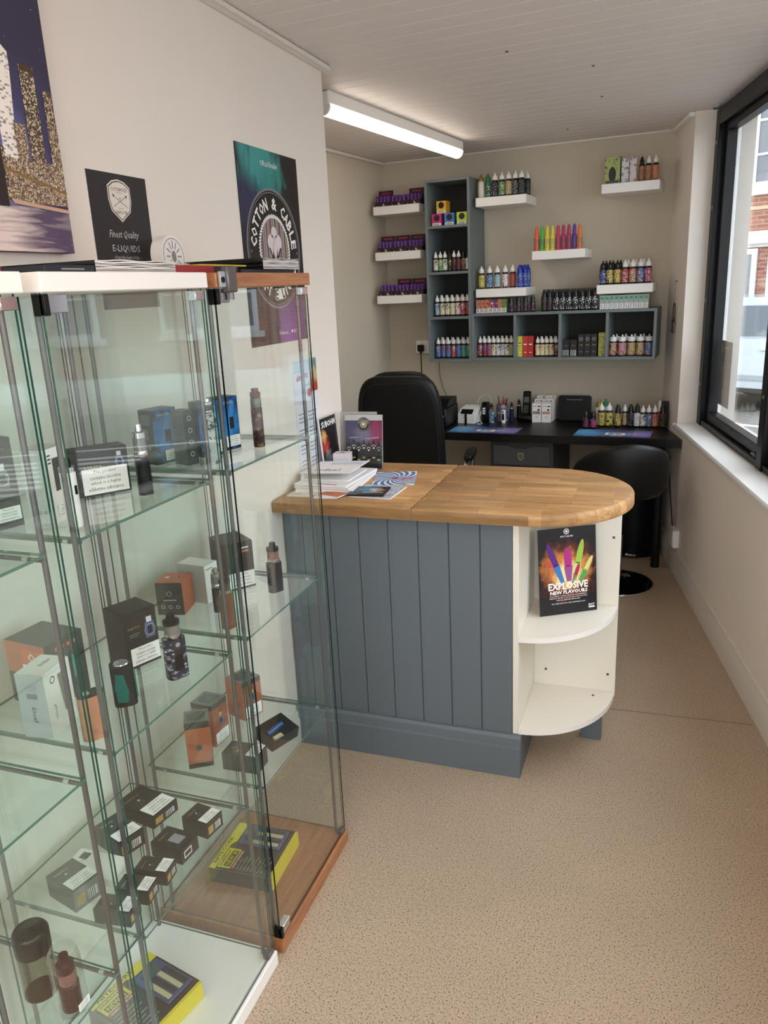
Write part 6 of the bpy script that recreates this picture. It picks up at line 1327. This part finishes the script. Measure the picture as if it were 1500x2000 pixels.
kit('large black box with a white warning sticker and red glow print', (-1.025, 1.600), 53, .078, .10, .126, S2, blob_mat('red_glow_card', '#151214', [(.01, 0, .085, .035, '#6d2020', .9)], .35, 50, .7), CB, CB2, (.003, .006, .070), [('printed_face', front(lambda q, w, d, h: (q.rect(w * .1, h * .86, w * .35, h * .89, SILI, .0006), q.rect(w * .1, h * .78, w * .35, h * .82, mat('card_salmon', '#b06a5a', .5), .0006), dev(q, -w * .1, h * .42, .06, INKK, mat('dark_red_metal', '#5c1f1c', .25, .5))))), ('side_marks', sidef(lambda q, w, d, h: (q.text('SMOK', 0, h * .45, .012, GREYI, .0006, w=.045, rot=-pi / 2)))) ])
mod('black and red vape device with round tank at the far end of the shelf', (-.908, 1.640, S2 + .0004), R(60), .038, .026, .078, ramp_mat('red_black_body', ['#1c1617', '#54171b', '#1c1617', '#2b2022'], 30, .3), .052, .0155, BLACK, glass=mat('ruby_tank', '#8a5a52', .12))
# ---- brown cabinet, third shelf
WIN = mat('dark_window_film', '#2a2827', .2)
def cap_top(q, w, d, h): q.sb = 0; q.poly([(w * .36 * math.copysign(abs(cos(2 * pi * i / 24)) ** .5, cos(2 * pi * i / 24)), d * .34 * math.copysign(abs(sin(2 * pi * i / 24)) ** .5, sin(2 * pi * i / 24))) for i in range(24)], WIN, .0005)
FIRE = blob_mat('sunset_card', '#9a4a2f', [(0, 0, .05, .03, '#221a2c', 1.2), (0, 0, .085, .03, '#e0a03a', 1.0), (-.02, 0, .06, .03, '#d8703a', .9)], .35, 40, .5)
for (lab, P, ang, w, d, h, frt, sd, st, pr) in (
    ('sunset-printed box with grey lid and warning sticker furthest back right', (-1.03, 1.622), 70, .066, .070, .112, FIRE, ORG, (0, .004, .058), [('printed_face', front(lambda q, w, d, h: (dev(q, 0, h * .40, .055, BLS, mat('print_gold_yellow', '#d8b03a', .4)), q.rect(-w * .48, h * .88, w * .48, h, CB, .0006))))]),
    ('sunset-printed box with grey lid in the middle of the third shelf', (-1.04, 1.490), 86, .062, .066, .118, FIRE, ORG, (0, .004, .054), [('printed_face', front(lambda q, w, d, h: (dev(q, 0, h * .42, .055, BLS, mat('print_gold_yellow', '#d8b03a', .4)), q.rect(-w * .48, h * .88, w * .48, h, CB, .0006)))), ('side_marks', sidef(lambda q, w, d, h: (q.text('aspire', 0, h * .45, .007, CB, .0006, w=.03, rot=-pi / 2), q.rect(-d * .5, h * .88, d * .5, h, CB, .0006))))]),
    ('plain orange box with grey lid and round emblem, nearest on the third shelf', (-1.055, 1.388), 33, .060, .060, .126, ORG, mat('dark_orange_card', '#9a4f33', .42), None, [('printed_face', front(lambda q, w, d, h: (q.rect(-w * .5, h * .86, w * .5, h, CB, .0005), q.rect(-w * .5, 0, w * .5, h * .1, CB, .0005), q.rect(-.007, h * .38, .007, h * .5, GRC, .0006), q.ring(0, h * .44, .003, .005, CB, .001, 14))))])):
    kit(lab, P, ang, w, d, h, S3, frt, sd, GRC, st, pr + [('lid_window', topf(cap_top))], group='orange boxes with grey lids')
t = thing('open_box', 'open black presentation box showing a blue coil and cream foam', 'box', (-.900, 1.560, S3 + .0004), R(70))
b = MB(); b.T = Matrix.Translation((0, .004, .0115)) @ Matrix.Rotation(R(16), 4, 'X')
b.box(-.045, -.035, 0, .045, .035, .003, CB2); 
for (x0, y0, x1, y1) in ((-.045, -.035, .045, -.033), (-.045, .033, .045, .035), (-.045, -.033, -.043, .033), (.043, -.033, .045, .033)): b.box(x0, y0, .003, x1, y1, .032, CB2)
b.build('tray', t, smooth=False)
b = MB(); b.T = Matrix.Translation((0, .004, .0115)) @ Matrix.Rotation(R(16), 4, 'X'); b.cyl((-.025, .008, .016), (.03, .014, .016), .008, mat('blue_coil_metal', '#2c5f9a', .25, .6), 14); b.build('coil', t)
b = MB(); b.T = Matrix.Translation((0, .004, .0115)) @ Matrix.Rotation(R(16), 4, 'X'); b.box(-.02, -.02, .004, .01, -.005, .014, mat('cream_foam', '#d9d3b0', .7), .002); b.build('foam', t)
kit('low black box with white warning flap in front of the open box', (-.878, 1.415), 92, .055, .095, .046, S3, CB2, CB, CB, None, [('lid_print', topf(lambda q, w, d, h: (q.rect(-w * .3, d * .1, w * .2, d * .16, GOLDI, .0006), q.disc(0, d * .28, .006, BLS, .0006, 14))))], tsticker=(0, -.046, .052))
# ---- middle cabinet, third shelf: small flat cartons
def flatprint(gold=True): return [('lid_print', topf(lambda q, w, d, h: (q.text('aspire', -w * .15, d * .30, min(.009, w * .12), GOLDI if gold else SILI, .0004, w=w * .5, rot=0), dev(q, -w * .1, -d * .02, min(w, d) * .4, CB2, SILI)))), ('side_marks', front(lambda q, w, d, h: (q.rect(-w * .4, h * .2, -w * .1, h * .7, GOLDI, .0004), q.rect(w * .0, h * .2, w * .35, h * .65, SILI, .0004), [q.rect(w * (.02 + i * .07), h * .22, w * (.05 + i * .07), h * .63, INKK, .0006) for i in range(4)])))]
FB = [('largest flat black box at the back of the third shelf', (-1.005, 1.172), 80, .075, .115, .030),
      ('black box with white emblem on its end, left of the largest one', (-1.015, 1.070), 72, .062, .092, .040),
      ('small black box nearest the brown cabinet on the third shelf', (-.872, 1.178), 82, .052, .068, .036),
      ('black box with a clear window and no sticker', (-.880, 1.095), 86, .055, .078, .034),
      ('small black coil box, furthest back of three in the front row', (-.876, 1.036), 97, .040, .070, .030),
      ('small black coil box, middle of three in the front row', (-.880, .982), 98, .040, .070, .030),
      ('small black coil box, nearest the camera of three in the front row', (-.880, .926), 98, .040, .074, .032)]
for i, (nm, P, ang, w, d, h) in enumerate(FB):
    if i == 3: kit(nm, P, ang, w, d, h, S3, CB2, CB2, CB2, None, [('lid_window', topf(lambda q, w, d, h: (q.rect(-w * .22, -d * .28, w * .22, d * .1, mat('pale_film', '#8f9096', .15), .0005), q.text('aspire', -w * .1, d * .3, .007, GOLDI, .0005, w=w * .5)))), ('side_marks', front(lambda q, w, d, h: (q.rect(-w * .35, h * .25, w * .1, h * .75, SILI, .0004), q.rect(-w * .3, h * .35, w * .05, h * .65, CB2, .0006))))], group='small flat boxes on the third shelf')
    else:
        t = kit(nm, P, ang, w, d, h, S3, CB, CB2, CB, None, flatprint(i % 2 == 0), group='small flat boxes on the third shelf')
        o = put(warn_mesh(), 'warning_sticker', t); o.matrix_local = TOP(h + .0008) @ Matrix.Translation((w * .02, -d * .48, .0006)) @ Matrix.Diagonal((w * .9, min(w, d * .62), .05, 1))
kit('grey-black carton with gold-edged end at the front left of the shelf', (-1.005, .925), 76, .060, .085, .046, S3, GRC, mat('faded_black_card', '#3d3b38', .45), mat('faded_black_card', '#3d3b38', .45), None, flatprint(False), tsticker=(.002, -.038, .056))
kit('thin white box lettered JUUL lying behind the grey carton', (-.985, 1.000), 92, .066, .118, .016, S3, WHITE, None, WHITE, None, [('lid_print', topf(lambda q, w, d, h: (q.text('JUUL', -w * .12, d * .26, .010, GREYI, .0005, w=.034), q.rect(w * .08, d * .22, w * .36, d * .38, CB, .0005))))])
# ---- yellow charger boxes on the bases
YEL = mat('bright_yellow_card', '#dccb22', .4); DGB = mat('dark_brown_print', '#1f1916', .4); NVY = mat('navy_print', '#343a63', .4)
def charger(label, P, ang, w, d, grp):
    t = kit(label, P, ang, w, d, .045, .0405, YEL, DGB, YEL, None, None, group=grp); h = .0452
    b = MB(); b.T = TOP(h); b.poly([(-w * .5, -d * .46), (w * .5, -d * .46), (w * .5, d * .34), (w * .1, d * .34), (w * .02, d * .40), (-w * .5, d * .40)], DGB, .0006); b.build('dark_panel', t, smooth=False)
    b = MB(); b.T = TOP(h); b.text('NITECORE', -w * .12, d * .455, .011, DGB, .0006, w=w * .55, bold=.02); b.build('maker_lettering', t, smooth=False)
    b = MB(); b.T = TOP(h); b.rect(-w * .46, d * .18, -w * .06, d * .385, YEL, .0009); b.text('Intellicharger', -w * .26, d * .345, .010, DGB, .0012, w=w * .34, bold=.02); b.rect(-w * .42, d * .2, -w * .10, d * .30, DGB, .0012); b.text('NEW i4', -w * .26, d * .25, .014, YEL, .0015, w=w * .28, bold=.02); b.rect(-w * .46, d * .125, -w * .06, d * .165, mat('warning_red', '#b3342c', .4), .0009); b.text('SMART CHARGER', -w * .26, d * .145, .006, INKW, .0012, w=w * .34); b.build('title_panel', t, smooth=False)
    b = MB(); b.T = TOP(h)
    for i in range(9):
        b.text('Charges Li-ion and Ni-MH batteries'[: 22 + (i * 5) % 12], -w * .45, d * .08 - i * .0105, .0042, INKW, .001, left=True)
    b.build('feature_text', t, smooth=False)
    b = MB(); b.T = TOP(h); b.box(w * .04, -d * .38, .0006, w * .46, d * .30, .006, mat('navy_charger_body', '#3c4678', .35), .002); b.build('charger_picture', t)
    b = MB(); b.T = TOP(h)
    for i in range(4): b.box(w * (.075 + .093 * i), -d * .34, .006, w * (.145 + .093 * i), d * .08, .0085, [mat('battery_cream', '#b9b68a', .4), mat('battery_dark', '#23211c', .4)][i % 2], .001)
    b.build('battery_bays', t)['kind'] = 'stuff'
    b = MB(); b.T = TOP(h); b.box(w * .12, d * .12, .006, w * .38, d * .24, .0075, mat('charger_screen', '#39524a', .2)); b.build('charger_screen', t)
    return t
charger('yellow and dark battery charger box on the base of the middle cabinet', (-.958, .985), 78, .175, .175, 'battery charger boxes')
charger('yellow and dark battery charger box on the base of the brown cabinet', (-.920, 1.490), 93, .19, .185, 'battery charger boxes')
# ---- nearest cabinet, third shelf
t = thing('smoked_tube', 'tall smoked see-through tube with dark lid at the lower left', 'container', (-.943, .768, S3 + .0004))
SMK = glass_mat('smoked_plastic', (.62, .57, .50), 1.45, .05)
b = MB(); b.lathe([(.026, .0), (.0285, .002), (.0285, .088)], SMK, 28, caps=False); b.build('tube', t)
b = MB(); b.lathe([(.0, .0005), (.027, .0005), (.027, .003), (.0, .003)], mat('smoked_base', '#5c463a', .3), 28); b.build('base', t)
b = MB(); b.lathe([(.029, .087), (.0293, .122), (.0265, .127), (.005, .131), (.0, .133)], mat('smoked_lid', '#1b1512', .2), 28); b.build('lid', t)
t = thing('display_case', 'clear eight-sided case holding a red vape device at the lower left', 'case', (-.868, .757, S3 + .0004))
t.scale = (.85, .85, .85)
b = MB(); b.lathe([(.030, .0), (.030, .12), (.026, .140)], CLEARP, 8, caps=False); b.build('clear_case', t, smooth=False)
b = MB(); b.lathe([(.0, .0), (.0295, .0), (.0295, .003), (.0, .003)], CLEARP, 8); b.build('case_base', t, smooth=False)
MAR = mat('maroon_metal', '#4a1c1a', .22, .4)
b = MB(); b.lathe([(.0, .004), (.019, .004), (.0195, .06), (.016, .064)], MAR, 24); b.build('device_body', t)
b = MB(); b.lathe([(.016, .064), (.0175, .067), (.0175, .088), (.015, .09)], mat('ruby_tank', '#8a5a52', .12), 24); b.build('device_tank', t)
b = MB(); b.lathe([(.0155, .09), (.0165, .094), (.0165, .108), (.010, .112), (.009, .128), (.0, .128)], MAR, 24); b.build('device_top', t)
sticker(t, RIGHT(.0295), 0, .012, .030)
